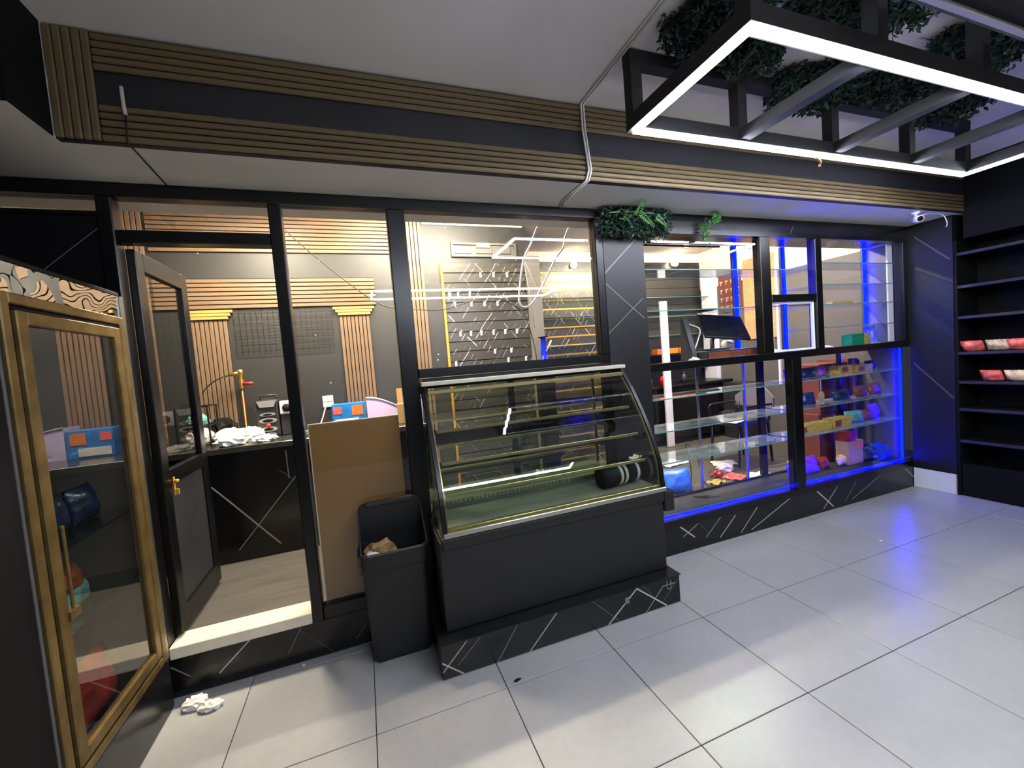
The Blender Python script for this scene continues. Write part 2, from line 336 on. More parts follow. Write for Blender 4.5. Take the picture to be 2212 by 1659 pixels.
def rrect(cx, cy, w, d, r, z, n=4):
    out = []
    for (sx, sy, a0) in ((1,1,0), (-1,1,PI/2), (-1,-1,PI), (1,-1,1.5*PI)):
        for k in range(n+1):
            a = a0 + k*PI/2/n; out.append((cx+sx*(w/2-r)+r*math.cos(a), cy+sy*(d/2-r)+r*math.sin(a), z))
    return out
def bez(pts, n=8):
    """smooth polyline through points (Catmull-Rom)"""
    P = [Vector(p) for p in pts]; P = [P[0]*2-P[1]] + P + [P[-1]*2-P[-2]]; out = []
    for i in range(1, len(P)-2):
        for k in range(n):
            t = k/n; a, b_, c, d = P[i-1], P[i], P[i+1], P[i+2]
            out.append(0.5*((2*b_) + (c-a)*t + (2*a-5*b_+4*c-d)*t*t + (3*b_-a-3*c+d)*t**3))
    out.append(P[-2]); return out

# ================================================================== SETTING
# ---- tiled shop floor
fl = struct(bx('floor', -2.2, 5.6, -4.6, 0.66, -0.08, -0.004, 'grout'), 'grey square floor tiles with dark joints across the shop')
GAP = 0.004
tl = box_mesh('tile', 0.6-GAP, 0.6-GAP, 0.010, 'tile', 0.0015); tls = box_mesh('tile', 0.6-GAP, 0.056, 0.010, 'tile', 0.0015)
for i in range(-3, 9):
    for j in range(-7, 1):
        instance('tile', tl, fl, (i*0.6+GAP/2, j*0.6+GAP/2, -0.010))
    instance('tile', tls, fl, (i*0.6+GAP/2, 0.6+GAP/2, -0.010))
# ---- ceilings
struct(bx('ceiling', -2.2, 5.6, -4.6, 0.27, 2.97, 3.05, 'ceiling'), 'plain off white ceiling over the shop')
struct(MB().box(-2.2, 5.6, 0.30, 1.05, 2.55, 3.05).box(-2.2, -0.93, 0.04, 0.30, 2.55, 3.05).build('ceiling', 'soffit'), 'lowered white soffit strip above the shop front')
struct(bx('ceiling', -2.2, 5.6, 1.05, 3.6, 2.99, 3.06, 'ceiling_in'), 'bright ceiling of the back room behind the glass')
# ---- walls of the shop
struct(bx('wall_left', -2.3, -1.62, -4.6, 0.66, 0, 3.0, 'matte'), 'black wall on the far left behind the gold cabinet')
struct(bx('wall_rear', -2.3, 5.6, -4.75, -4.6, 0, 3.05, 'charcoal'), 'dark grey wall behind the photographer')
wr = struct(bx('wall_right', 5.5, 5.6, -4.6, 0.66, 0, 3.0, 'matte'), 'black wall on the right behind the shelving')
struct(MB().box(5.15, 5.5, 0.34, 0.66, 0.19, 2.55).build('wall_pier', 'marble_grey'), 'grey marble pier between the display window and the black shelving')
struct(MB().box(5.145, 5.5, 0.345, 0.655, 0.002, 0.19).build('baseboard_right', 'whitepaint'), 'white base block under the grey pier on the right')
struct(bx('wall_bulkhead', 5.15, 5.5, -4.6, 0.268, 2.32, 2.97, 'matte'), 'black bulkhead above the right shelving')
# ---- facade: plinth, column, header
struct(MB().box(-2.2, 5.15, 0.66, 0.74, 0.002, 0.20).build('wall_plinth', 'marble_front'), 'low black veined plinth along the shop front')
struct(bx('wall_column', 1.725, 2.06, 0.655, 0.80, 0.20, 2.55, 'marble_grey'), 'grey veined marble column between the two shop windows')
struct(bx('wall_header', 2.06, 5.15, 0.66, 1.03, 2.44, 2.55, 'marble'), 'dark marble header above the blue lit display window')
struct(bx('wall_infill', -2.2, -1.01, 0.675, 0.72, 0.20, 2.405, 'marble'), 'black veined panel left of the open glass door')
# ---- wood ribbed fascia (bulkhead front)
fa = struct(MB().box(-0.93, 5.15, 0.272, 0.30, 2.55, 2.968).build('trim_1', 'bluish'), 'black band framed by brown ribbed wood on the ceiling bulkhead')
bx('end_cap', -2.2, -0.93, 0.03, 0.042, 2.55, 2.968, 'matte', fa); bx('end_cap', -0.93, -0.926, 0.03, 0.25, 2.548, 2.968, 'matte', fa)
rib = box_mesh('rib', 5.93, 0.016, 0.024, 'fascia_x', 0.005)
for z0 in (2.822, 2.551):
    for k in range(5): instance('rib', rib, fa, (-0.785, 0.256, z0+k*0.0285))
ribv = box_mesh('rib_upright', 0.026, 0.018, 0.417, 'fascia_z', 0.005)
for k in range(5): instance('rib', ribv, fa, (-0.925+k*0.028, 0.254, 2.5505))
# ---- back room shell
struct(bx('floor', -2.2, 5.6, 0.74, 3.6, 0.0, 0.25, 'inner_floor'), 'raised grey laminate floor of the back room')
struct(bx('trim_2', -0.95, -0.30, 0.652, 0.80, 0.20, 0.262, 'sill', bevel=0.004), 'cream door threshold lit from inside')
struct(bx('wall_back', -2.2, 1.83, 2.3, 2.42, 0.25, 2.99, 'charwall'), 'charcoal back wall with oak slat decoration')
struct(bx('wall_inner_left', -2.2, -1.66, 0.75, 2.3, 0.25, 2.99, 'charcoal'), 'charcoal side wall on the left of the back room')
struct(MB().box(1.83, 5.15, 3.3, 3.42, 0.25, 2.99).build('wall_far', 'cream'), 'cream wall at the far end of the back room')
wri = struct(MB().box(5.15, 5.3, 0.80, 3.42, 0.25, 2.425).build('wall_inner_right', 'greywall'), 'grey side wall in the back room behind the display')
struct(bx('wall_inner_right_top', 5.15, 5.3, 0.80, 3.42, 2.425, 2.99, 'cream'), 'bright cream strip above the grey side wall')
struct(MB().prism([(1.815, 2.2), (1.945, 2.2), (1.945, 2.34), (1.815, 2.34)], 2, 0.25, 2.64).build('wall_stub', 'grey'), 'narrow grey pilaster between the two slatted walls')
# ---- storefront, left part
w1 = sempty('window_1', 'black aluminium storefront frame around the open doorway', (-0.3, 0.69, 0.25))
bx('header_rail', -2.2, 1.725, 0.655, 0.73, 2.484, 2.548, 'alu', w1, 0.004)
for (a, b_) in ((-1.01, -0.95), (-0.30, -0.24), (0.30, 0.40)):
    bx('post', a, b_, 0.655, 0.735, 0.262 if a < -0.5 else 0.20, 2.484, 'alu', w1, 0.005)
bx('door_rail', -0.95, -0.30, 0.66, 0.73, 2.27, 2.33, 'alu', w1, 0.004)
bx('bottom_rail', -0.24, 0.30, 0.66, 0.73, 0.20, 0.275, 'alu', w1, 0.004)
bx('panel_rail', -2.2, -1.01, 0.66, 0.73, 2.395, 2.412, 'alu', w1)
for (a, b_, c, d) in ((-0.95, -0.30, 2.33, 2.484), (-0.24, 0.30, 0.275, 2.484), (-2.2, -1.01, 2.412, 2.484)):
    bx('pane', a, b_, 0.690, 0.698, c, d, 'glass', w1)
w2 = sempty('window_2', 'large black framed window above the glass cooler', (1.0, 0.69, 1.5))
bx('sill_rail', 0.40, 1.725, 0.65, 0.735, 1.500, 1.555, 'alu', w2, 0.004)
bx('stile', 1.665, 1.725, 0.655, 0.735, 1.555, 2.484, 'alu', w2, 0.005)
bx('pane', 0.40, 1.665, 0.690, 0.698, 1.555, 2.484, 'glass', w2)
# ---- storefront, display window
w3 = sempty('window_3', 'black framed display window with five panes and blue light strips', (3.6, 0.69, 0.26))
bx('top_rail', 2.06, 5.15, 0.66, 0.72, 2.405, 2.44, 'alu', w3)
bx('middle_rail', 2.06, 5.15, 0.66, 0.73, 1.395, 1.455, 'alu', w3, 0.004)
bx('post', 3.205, 3.315, 0.66, 0.735, 1.455, 2.405, 'alu', w3, 0.004)
bx('post', 3.85, 3.93, 0.66, 0.735, 1.455, 2.405, 'alu', w3, 0.004)
bx('post', 5.07, 5.148, 0.66, 0.735, 1.455, 2.405, 'alu', w3, 0.004)
bx('cross_rail', 3.315, 3.85, 0.66, 0.73, 1.875, 1.935, 'alu', w3, 0.004)
bx('post', 3.515, 3.63, 0.66, 0.735, 0.262, 1.395, 'alu', w3, 0.004)
bx('bottom_rail', 2.06, 5.15, 0.66, 0.72, 0.20, 0.262, 'alu', w3)
for (a, b_, c, d) in ((2.06, 3.205, 1.455, 2.405), (3.315, 3.85, 1.935, 2.405), (3.93, 5.07, 1.455, 2.405), (2.06, 3.515, 0.262, 1.395), (3.63, 5.148, 0.262, 1.395)):
    bx('pane', a, b_, 0.676, 0.684, c, d, 'shopglass', w3)
hp = bx('hatch_pane', 3.33, 3.835, 0.690, 0.696, 1.47, 1.862, 'shopglass', w3)
MB().box(3.325, 3.345, 0.684, 0.702, 1.457, 1.872).box(3.820, 3.843, 0.684, 0.702, 1.457, 1.872).box(3.345, 3.82, 0.684, 0.702, 1.857, 1.872).box(3.345, 3.82, 0.684, 0.702, 1.457, 1.472).build('hatch_frame', 'whitepaint', hp)
# ---- open door, swung into the back room
d1 = sempty('door_1', 'open black glass door swung into the back room', (-0.93, 0.745, 0.27))
xd0, xd1 = -0.955, -0.915
bx('stile', xd0, xd1, 0.742, 0.82, 0.275, 2.262, 'alu', d1, 0.004); bx('stile', xd0, xd1, 1.29, 1.37, 0.275, 2.262, 'alu', d1, 0.004)
bx('top_rail', xd0, xd1, 0.82, 1.29, 2.165, 2.262, 'alu', d1, 0.003); bx('middle_rail', xd0, xd1, 0.82, 1.29, 1.05, 1.13, 'alu', d1, 0.003); bx('bottom_rail', xd0, xd1, 0.82, 1.29, 0.275, 0.40, 'alu', d1, 0.003)
bx('glass_pane', -0.938, -0.932, 0.82, 1.29, 1.13, 2.165, 'doorglass', d1); bx('lower_panel', -0.942, -0.928, 0.82, 1.29, 0.40, 1.05, 'bluish', d1)
lk = bx('lock_plate', -0.915, -0.911, 0.838, 0.858, 0.985, 1.085, 'goldstrip', d1, 0.002)
MB().tube([(-0.911, 0.848, 1.062), (-0.893, 0.848, 1.062)], 0.009, 10).build('knob', 'goldstrip', lk, smooth=True); MB().box(-0.911, -0.895, 0.843, 0.853, 0.99, 1.02).build('key', 'goldstrip', lk)

# ================================================================== CEILING LIGHT FIXTURES
def ceiling_fixture(name, label, x0, x1, y0, y1, zb, zt, posts, lamp='led', lh=0.014):
    t = thing(name, label, 'ceiling light', ((x0+x1)/2, (y0+y1)/2, zb), 'rectangular led frames under the ceiling'); s = 0.03
    for y in (y0, y1): bx('lower_bar', x0-s, x1+s, y-s, y+s, zb, zb+0.065, 'truss', t)
    for x in (x0, x1): bx('lower_bar', x-s, x+s, y0+s, y1-s, zb, zb+0.065, 'truss', t)
    bx('upper_bar', x0-s, x1+s, y1-s, y1+s, zt-0.06, zt-0.002, 'truss', t)
    for x in posts:
        for y in (y0, y1): bx('post', x-0.03, x+0.03, y-0.028, y+0.028, zb+0.065, (zt-0.06 if y == y1 else zt), 'truss', t)
        if x0+0.1 < x < x1-0.1: bx('cross_bar', x-0.03, x+0.03, y0+s, y1-s, zb+0.005, zb+0.06, 'truss', t)
    q = 0.0095
    for (a, b_, c, d) in ((x0-q, x1+q, y1-q, y1+q), (x0-q, x1+q, y0-q, y0+q), (x0-q, x0+q, y0+q, y1-q), (x1-q, x1+q, y0+q, y1-q)):
        bx('led_strip', a, b_, c, d, zb-lh, zb, lamp, t)
    return t
f1 = ceiling_fixture('led_fixture', 'black truss fixture with white led rectangle nearest the shop front', 1.42, 4.16, -0.77, -0.15, 2.612, 2.965, (1.42, 2.08, 2.80, 3.53, 4.16))
f2 = ceiling_fixture('led_fixture', 'long led rectangle mirrored in the window, above the middle of the shop', 0.30, 3.0, -3.1, -2.45, 2.612, 2.965, (0.30, 1.2, 2.1, 3.0), lh=0.022)
f3 = ceiling_fixture('led_fixture', 'unlit fixture with a white strip cut off by the top right of the photo', 1.75, 4.3, -1.75, -1.02, 2.612, 2.965, (1.75, 2.9, 3.6, 4.3), 'white')
tag(MB().tube(bez([(2.66, -0.15, 2.595), (2.68, -0.16, 2.575), (2.70, -0.15, 2.56), (2.69, -0.15, 2.545)], 4), 0.006, 6).build('wire_stub', 'copper', smooth=True), 'short orange wire end dangling from the led frame', 'wire')

# ---- artificial greenery
def leaf_mat(name, label, c, ext, n, seed, m, lsize=0.034, hang=True, normal='down', cat='artificial plant', group=None):
    rnd = random.Random(seed); t = thing(name, label, cat, c, group); b = MB(); bm = b.bm
    for k in range(n):
        while True:
            a, e, d = rnd.uniform(-1, 1), rnd.uniform(-1, 1), rnd.uniform(-1, 1)
            if a*a+e*e < 1 + 0.25*math.sin(5*math.atan2(e, a)+seed): break
        p = Vector(c) + Vector((a*ext[0]/2, e*ext[1]/2, d*ext[2]/2))
        ln = lsize*rnd.uniform(0.6, 1.3); az = rnd.uniform(0, 2*PI); el = rnd.uniform(-1.2, 0.6)
        dr = Vector((math.cos(az)*math.cos(el), math.sin(az)*math.cos(el), math.sin(el))); sd = dr.cross(Vector((rnd.uniform(-1,1), rnd.uniform(-1,1), rnd.uniform(-1,1)))).normalized()*ln*0.22
        mid = p + dr*ln*0.5 + dr.cross(sd).normalized()*ln*0.08
        vs_ = [bm.verts.new(q) for q in (p, mid-sd, p+dr*ln, mid+sd)]; bm.faces.new(vs_)
    o = b.build('foliage', m, t); o['kind'] = 'stuff'
    bk = MB().rings([[(c[0]+0.42*ext[0]*math.cos(i*PI/8), c[1]+0.42*ext[1]*math.sin(i*PI/8), c[2]+zz) for i in range(16)] for zz in (ext[2]*0.28, ext[2]*0.34)]).build('backing', 'leaf', t)
    return t
GL = 'artificial leaf mats on the ceiling'
zc = 2.925
leaf_mat('leaf_mat', 'dark green leaf mat left of the led rectangle corner', (1.66, -0.42, zc), (0.46, 0.36, 0.09), 3000, 1, 'leaf', group=GL)
leaf_mat('leaf_mat', 'dark green leaf mat inside the upper left corner of the led rectangle', (1.98, -0.33, zc), (0.30, 0.22, 0.09), 1520, 2, 'leaf', group=GL)
leaf_mat('leaf_mat', 'leaf mat at the top edge above the long led strip', (2.15, -0.68, zc), (0.75, 0.30, 0.09), 3200, 3, 'leaf', group=GL)
leaf_mat('leaf_mat', 'leaf mat behind the first cross bar of the led frame', (2.58, -0.22, zc), (0.60, 0.36, 0.09), 3200, 4, 'leaf', group=GL)
leaf_mat('leaf_mat', 'leaf mat between the first and second cross bars of the led frame', (3.05, -0.36, zc), (0.48, 0.30, 0.09), 2240, 5, 'leaf', group=GL)
leaf_mat('leaf_mat', 'leaf mat at the top right beside the black post', (3.12, -0.66, zc), (0.62, 0.34, 0.09), 2800, 6, 'leaf', group=GL)
leaf_mat('leaf_mat', 'leaf mat near the right end of the led rectangle', (3.62, -0.30, zc), (0.55, 0.36, 0.09), 2480, 7, 'leaf', group=GL)
# clump over the marble column with a few fern fronds
def frond(b, base, tip, wd, n=9):
    base, tip = Vector(base), Vector(tip); ax = tip-base; sd = ax.cross(Vector((0.2, -1, 0.1))).normalized()
    for k in range(n):
        t0 = base + ax*(k/n); ln = wd*(1-0.7*k/n)
        for s in (1, -1):
            e = t0 + sd*s*ln + ax*0.10; m1 = t0+ax*0.055/max(ax.length, 0.01)*0.5
            vs_ = [b.bm.verts.new(q) for q in (t0, t0+sd*s*ln*0.5-ax*0.015+Vector((0,-0.006,0)), e, t0+sd*s*ln*0.5+ax*0.07+Vector((0,-0.01,0)))]
            b.bm.faces.new(vs_)
    return b
cl = leaf_mat('leaf_clump', 'bushy artificial leaf clump on top of the marble column', (1.965, 0.60, 2.45), (0.58, 0.11, 0.17), 2600, 11, 'leaf', 0.036)
for (a, c_) in (((1.90, 0.50, 2.46), (1.92, 0.44, 2.54)), ((1.95, 0.52, 2.48), (2.04, 0.50, 2.39)), ((1.86, 0.52, 2.48), (1.79, 0.50, 2.42)), ((2.08, 0.52, 2.47), (2.15, 0.51, 2.40))):
    frond(MB(), a, c_, 0.04).build('fern_frond', 'leafl', cl)
sp = thing('leaf_sprig', 'small green leaf sprig hanging on the dark header', 'artificial plant', (2.6, 0.64, 2.40))

def cluster(c, ext, n, seed, m, nm, par, ls=0.03):
    rnd = random.Random(seed); b_ = MB()
    for k in range(n):
        p = Vector(c) + Vector([rnd.gauss(0, 0.35)*e for e in ext]); d = Vector((rnd.uniform(-1, 1), rnd.uniform(-1, 0.3), rnd.uniform(-1, 0.6))).normalized()*ls; q_ = d.cross(Vector((rnd.random(), rnd.random(), 1))).normalized()*ls*0.3
        b_.bm.faces.new([b_.bm.verts.new(v) for v in (p, p+d*0.5-q_, p+d, p+d*0.5+q_)])
    o_ = b_.build(nm, m, par); o_['kind'] = 'stuff'; return o_
cluster((2.655, 0.57, 2.50), (0.05, 0.03, 0.05), 60, 3, 'leafl', 'leaf_tuft', sp); cluster((2.59, 0.62, 2.41), (0.04, 0.02, 0.10), 70, 4, 'leafl', 'leaf_tuft', sp)
MB().tube([(2.635, 0.645, 2.54), (2.60, 0.648, 2.40)], 0.003, 6).build('stem', 'leaf', sp)

# ---- cables on ceiling and bulkhead
cbl = thing('ceiling_cable', 'white cable pair running over the wood bulkhead into the window', 'cable', (1.37, 0.25, 2.55))
for dx in (0.0, 0.016):
    MB().tube([(1.34+dx, -1.8, 2.962), (1.365+dx, -0.18, 2.962), (1.372+dx, 0.243, 2.962), (1.372+dx, 0.243, 2.82), (1.385+dx, 0.243, 2.70), (1.395+dx, 0.243, 2.60), (1.375+dx, 0.246, 2.543), (1.372+dx, 0.55, 2.543), (1.41+dx, 0.648, 2.541)], 0.006, 6).build('cable', 'cable_w', cbl, smooth=True)
cb2 = thing('thin_cable', 'thin cable hanging from the left end of the black band', 'cable', (-0.7, 0.26, 2.55))
MB().tube([(-0.70, 0.250, 2.76), (-0.698, 0.245, 2.70), (-0.695, 0.245, 2.65)], 0.007, 6).build('pale_end', 'cable_w', cb2, smooth=True)
MB().tube([(-0.695, 0.245, 2.65), (-0.70, 0.246, 2.543), (-0.72, 0.648, 2.543)], 0.003, 6).build('cable', 'cable_b', cb2, smooth=True)
lp = thing('hanging_cable', 'white cable loop hanging inside the large window', 'cable', (1.4, 1.05, 1.96))
MB().tube(bez([(1.43, 1.06, 2.56), (1.36, 1.06, 2.42), (1.294, 1.06, 2.307), (1.25, 1.06, 2.12), (1.234, 1.06, 2.00), (1.265, 1.06, 1.955), (1.34, 1.06, 1.985), (1.45, 1.06, 2.14), (1.555, 1.06, 2.31), (1.63, 1.06, 2.40), (1.65, 1.06, 2.47), (1.70, 1.06, 2.57)]), 0.008, 6).build('cable', 'cable_w', lp, smooth=True)
MB().tube([(1.294, 1.06, 2.307), (1.33, 1.08, 2.05), (1.36, 1.10, 1.80)], 0.003, 6).build('thin_strand', 'cable_w', lp, smooth=True)
MB().tube([(1.30, 1.06, 2.30), (1.37, 1.08, 2.16), (1.42, 1.10, 2.02)], 0.003, 6).build('thin_strand', 'cable_w', lp, smooth=True)
tag(MB().tube(bez([(-0.62, 1.74, 2.988), (-0.40, 1.7, 2.72), (-0.114, 1.7, 2.426), (0.202, 1.7, 2.151), (0.37, 1.7, 2.07), (0.535, 1.7, 2.052), (0.795, 1.7, 2.047), (1.045, 1.7, 2.111), (1.26, 1.7, 2.134), (1.43, 1.7, 2.059), (1.535, 1.7, 1.951), (1.62, 1.72, 1.60), (1.64, 1.75, 1.108)]), 0.0045, 6).build('loose_wire', 'cable_b', smooth=True), 'thin black wire sagging across the back room', 'wire')
# ---- security camera
cc = thing('security_camera', 'small white bullet camera at the right end of the soffit', 'camera', (4.62, 0.33, 2.47))
MB().lathe(4.62, 0.34, [(0.03, 2.549), (0.03, 2.535), (0.012, 2.53), (0.012, 2.51)], 12).build('mount', 'white', cc, smooth=True)
hd = MB().tube([(4.66, 0.37, 2.500), (4.60, 0.30, 2.480)], 0.028, 12).build('housing', 'white', cc, smooth=True)
MB().tube([(4.60, 0.30, 2.480), (4.597, 0.2965, 2.479)], 0.02, 12).build('lens', 'matte', hd, smooth=True)
MB().tube(bez([(4.66, 0.37, 2.51), (4.80, 0.35, 2.544), (4.98, 0.33, 2.54), (5.03, 0.32, 2.47), (5.06, 0.34, 2.44)], 5), 0.005, 6).build('cable', 'white', cc, smooth=True)

# ================================================================== BACK ROOM, LEFT PART
YB = 2.3
sb = thing('slat_band', 'horizontal oak slats in a band under the back room ceiling', 'wall panel', (-0.4, 2.29, 2.665))
bx('backing', -1.43, 0.59, 2.296, 2.2995, 2.664, 2.985, 'matte', sb)
ms = box_mesh('slat', 2.02, 0.016, 0.0285, 'oak_x', 0.002)
for k in range(9): instance('slat', ms, sb, (-1.43, 2.279, 2.666+k*0.0355))
for (nm, lab, x0, n) in (('slat_strip', 'upright oak slats in the left corner of the back wall', -1.625, 5), ('slat_strip', 'upright oak slats beside the grey wall right of the wide post', 0.605, 4)):
    st = thing(nm, lab, 'wall panel', (x0+n*0.017, 2.29, 1.1), 'upright slat strips on the back wall')
    bx('backing', x0, x0+n*0.0355-0.006, 2.296, 2.2995, 1.101, 2.981, 'matte', st)
    mv = box_mesh('slat', 0.0285, 0.016, 1.88, 'oak_z', 0.002)
    for k in range(n): instance('slat', mv, st, (x0+k*0.0355, 2.279, 1.101))
tag(bx('cornice_strip', 0.76, 1.81, 2.28, 2.2995, 2.955, 2.985, 'cream'), 'pale strip along the top of the wall above the slat board', 'trim')
po = thing('slat_portal', 'oak slat portal with two fluted columns and yellow capitals', 'wall panel', (-0.5, 2.29, 1.1))
bx('backing', -1.43, 0.27, 2.296, 2.2995, 2.19, 2.446, 'matte', po)
mh = box_mesh('slat', 1.70, 0.016, 0.029, 'oak_x', 0.002)
for k in range(7): instance('slat', mh, po, (-1.43, 2.279, 2.192+k*0.0362))
mc = box_mesh('slat', 0.0268, 0.016, 0.995, 'oak_z', 0.002)
for x0 in (-1.21, -0.065):
    bx('backing', x0, x0+0.262, 2.296, 2.2995, 1.102, 2.097, 'matte', po)
    for k in range(8): instance('slat', mc, po, (x0+k*0.0333, 2.279, 1.102))
    for k, (e, z) in enumerate(((0.012, 2.100), (0.030, 2.127), (0.048, 2.154))):
        bx('capital', x0-e, x0+0.262+e, 2.262, 2.2995, z, z+0.024, 'captrim', po, 0.003)
wg = thing('wire_grid', 'black wire grid hung on the charcoal wall between the columns', 'display grid', (-0.5, 2.27, 1.79))
b = MB()
for k in range(19): b.box(-0.90+k*0.0428-0.0012, -0.90+k*0.0428+0.0012, 2.278, 2.281, 1.79, 2.165)
for k in range(8): b.box(-0.90, -0.13, 2.2815, 2.284, 1.79+k*0.0535-0.0012, 1.79+k*0.0535+0.0012)
b.build('wires', 'matte', wg)
# slat board with marble print
sw = thing('slat_board', 'grey marble print slat board with hooks and gold left edge', 'slat wall', (1.37, 2.28, 1.1))
bs = box_mesh('slat', 0.885, 0.016, 0.091, 'marble_slat', 0.001)
for k in range(15): instance('slat', bs, sw, (0.925, 2.279, 2.487-k*0.0985))
bx('edge_strip', 0.902, 0.924, 2.272, 2.2995, 1.10, 2.578, 'goldstrip', sw)
bx('backing', 0.925, 1.81, 2.2955, 2.2995, 1.10, 2.578, 'matte', sw)
hk = MB().box(-0.010, 0.010, -0.006, 0, -0.048, 0.0).tube([(0, -0.004, -0.01), (0, -0.05, -0.012), (0, -0.055, 0.002)], 0.003, 6)
bmesh.ops.recalc_face_normals(hk.bm, faces=list(hk.bm.faces)); hme = bpy.data.meshes.new('hook'); hk.bm.to_mesh(hme); hk.bm.free(); hme.materials.append(M['white'])
for (px, row) in ((1.31, 0), (1.45, 0), (1.60, 0), (0.97, 2), (1.06, 2), (1.18, 2), (1.02, 3), (1.19, 3), (1.33, 3), (1.47, 3), (1.05, 6), (1.16, 6), (1.27, 6), (1.40, 6), (1.53, 6), (1.66, 6), (1.40, 8), (1.58, 8), (0.98, 9), (1.54, 9), (1.74, 9), (1.03, 10)):
    instance('hook', hme, sw, (px, 2.279, 2.487-row*0.0985))
# wall bracket with three windows
ac = thing('wall_bracket', 'long shallow metal wall bracket with three square windows above the slat board', 'wall fixture', (1.38, 2.29, 2.645))
MB().box(1.03, 1.72, 2.27, 2.2995, 2.765, 2.785).box(1.03, 1.72, 2.27, 2.2995, 2.645, 2.665).box(1.03, 1.05, 2.27, 2.2995, 2.665, 2.765).box(1.70, 1.72, 2.27, 2.2995, 2.665, 2.765).build('frame', 'dullgrey', ac)
bx('backing', 1.05, 1.70, 2.292, 2.2995, 2.665, 2.765, 'dullgrey', ac)
for x0 in (1.07, 1.29, 1.49): bx('window', x0, x0+0.17, 2.28, 2.292, 2.678, 2.752, 'dullgrey', ac, 0.004)
bx('sticker', 1.29, 1.43, 2.262, 2.27, 2.735, 2.78, 'paper', ac)
# counter and worktop
ct = thing('counter', 'black marble counter front seen through the doorway', 'counter', (0, 2.0, 0.25))
bx('front_panel', -1.655, 1.80, 1.66, 1.69, 0.252, 1.055, 'marble', ct); bx('carcass', -1.655, 1.80, 1.69, 2.27, 0.252, 1.05, 'matte', ct)
tag(bx('worktop', -1.655, 1.81, 1.64, 2.272, 1.056, 1.10, 'granite', None, 0.004), 'worktop along the back wall cluttered with bags and a stereo', 'worktop')
ZC = 1.101
# wire rack
rk = thing('wire_rack', 'black wire rack on the worktop behind the open door', 'rack', (-1.115, 1.9, ZC))
for (x, y) in ((-1.215, 1.80), (-1.015, 1.80), (-1.215, 2.0), (-1.015, 2.0)): MB().tube([(x, y, ZC), (x, y, 1.41)], 0.007, 6).build('upright', 'black', rk)
for z in (1.12, 1.26, 1.405):
    MB().tube([(-1.215, 1.80, z), (-1.015, 1.80, z), (-1.015, 2.0, z), (-1.215, 2.0, z), (-1.215, 1.80, z)], 0.005, 6).build('rail', 'black', rk)
tag(blob('plastic_bag', (-1.115, 1.9, 1.126), (0.17, 0.15, 0.13), 'bag', 3, 0.35), 'white bag packed inside the black wire rack', 'plastic bag')
tag(blob('leaf_packet', (-1.115, 1.9, 1.266), (0.14, 0.13, 0.09), 'teal', 6, 0.3), 'greenish packet on the upper tier of the wire rack', 'packet')
# heap of bags
for i, (x, y, sx, sy, sz, lab) in enumerate(((-0.88, 1.74, 0.18, 0.14, 0.09, 'crumpled white bag at the front edge of the worktop'), (-0.80, 1.92, 0.20, 0.20, 0.12, 'largest crumpled white bag in the heap below the copper tube'), (-0.93, 1.98, 0.15, 0.2, 0.12, 'crumpled white bag at the back of the heap'), (-0.66, 1.78, 0.16, 0.12, 0.05, 'flat white bag at the right end of the heap'))):
    tag(blob('plastic_bag', (x, y, ZC), (sx, sy, sz), 'bag', 10+i, 0.45, 4.0, rz=i), lab, 'plastic bag', 'white bags heaped on the worktop')
tag(blob('plastic_bag', (-1.02, 2.15, ZC), (0.2, 0.16, 0.2), 'matte', 20, 0.45, 4.0), 'crumpled black bag at the foot of the left column', 'plastic bag')
# copper tube with brass valve
bt = thing('copper_tap', 'copper tube with brass valve and red lever against the wall', 'tap', (-0.86, 2.2, ZC))
MB().lathe(-0.875, 2.2, [(0.028, ZC), (0.028, ZC+0.008), (0.009, ZC+0.012), (0.009, 1.50)], 10).build('tube', 'copper', bt, smooth=True)
MB().lathe(-0.875, 2.2, [(0.014, 1.50), (0.020, 1.52), (0.014, 1.54), (0.021, 1.57), (0.012, 1.60), (0.022, 1.64), (0.022, 1.665), (0.012, 1.67)], 10).tube([(-0.875, 2.2, 1.645), (-0.95, 2.19, 1.63)], 0.015, 8).build('valve', 'brass', bt, smooth=True)
MB().tube([(-0.86, 2.19, 1.55), (-0.79, 2.18, 1.548), (-0.785, 2.18, 1.548)], [0.012, 0.013, 0.006], 8).build('lever', 'red', bt, smooth=True)
MB().tube(bez([(-0.95, 2.19, 1.63), (-1.04, 2.19, 1.60), (-1.12, 2.2, 1.545), (-1.16, 2.2, 1.49)]), 0.006, 6).build('hose', 'rubber', bt, smooth=True)
# stereo + speaker
so = thing('stereo', 'black tower stereo with silver ring trims on the worktop', 'stereo', (-0.65, 2.05, ZC))
bx('body', -0.745, -0.585, 1.98, 2.16, ZC, 1.40, 'darkgrey', so, 0.012, 2)
MB().tube([(-0.725, 2.07, 1.395), (-0.725, 2.07, 1.435), (-0.605, 2.07, 1.435), (-0.605, 2.07, 1.395)], 0.009, 8).build('handle', 'darkgrey', so, smooth=True)
MB().prism([(-0.735, 1.395), (-0.595, 1.395), (-0.615, 1.345), (-0.715, 1.345)], 1, 1.968, 1.981).build('display', 'silver', so)
for z, rx, rz_ in ((1.285, 0.055, 0.014), (1.235, 0.064, 0.022), (1.165, 0.060, 0.020), (1.122, 0.052, 0.013)):
    el = [(-0.665+rx*math.cos(k*PI/10), z+rz_*math.sin(k*PI/10)) for k in range(20)]
    r_ = MB().prism(el, 1, 1.966, 1.981).build('ring', 'silver', so)
    MB().prism([(-0.665+(p[0]+0.665)*0.6, z+(p[1]-z)*0.55) for p in el], 1, 1.963, 1.966).build('cone', 'matte', r_)
MB().tube([(-0.665, 1.98, 1.195), (-0.665, 1.962, 1.195)], 0.018, 12).build('knob', 'red', so, smooth=True)
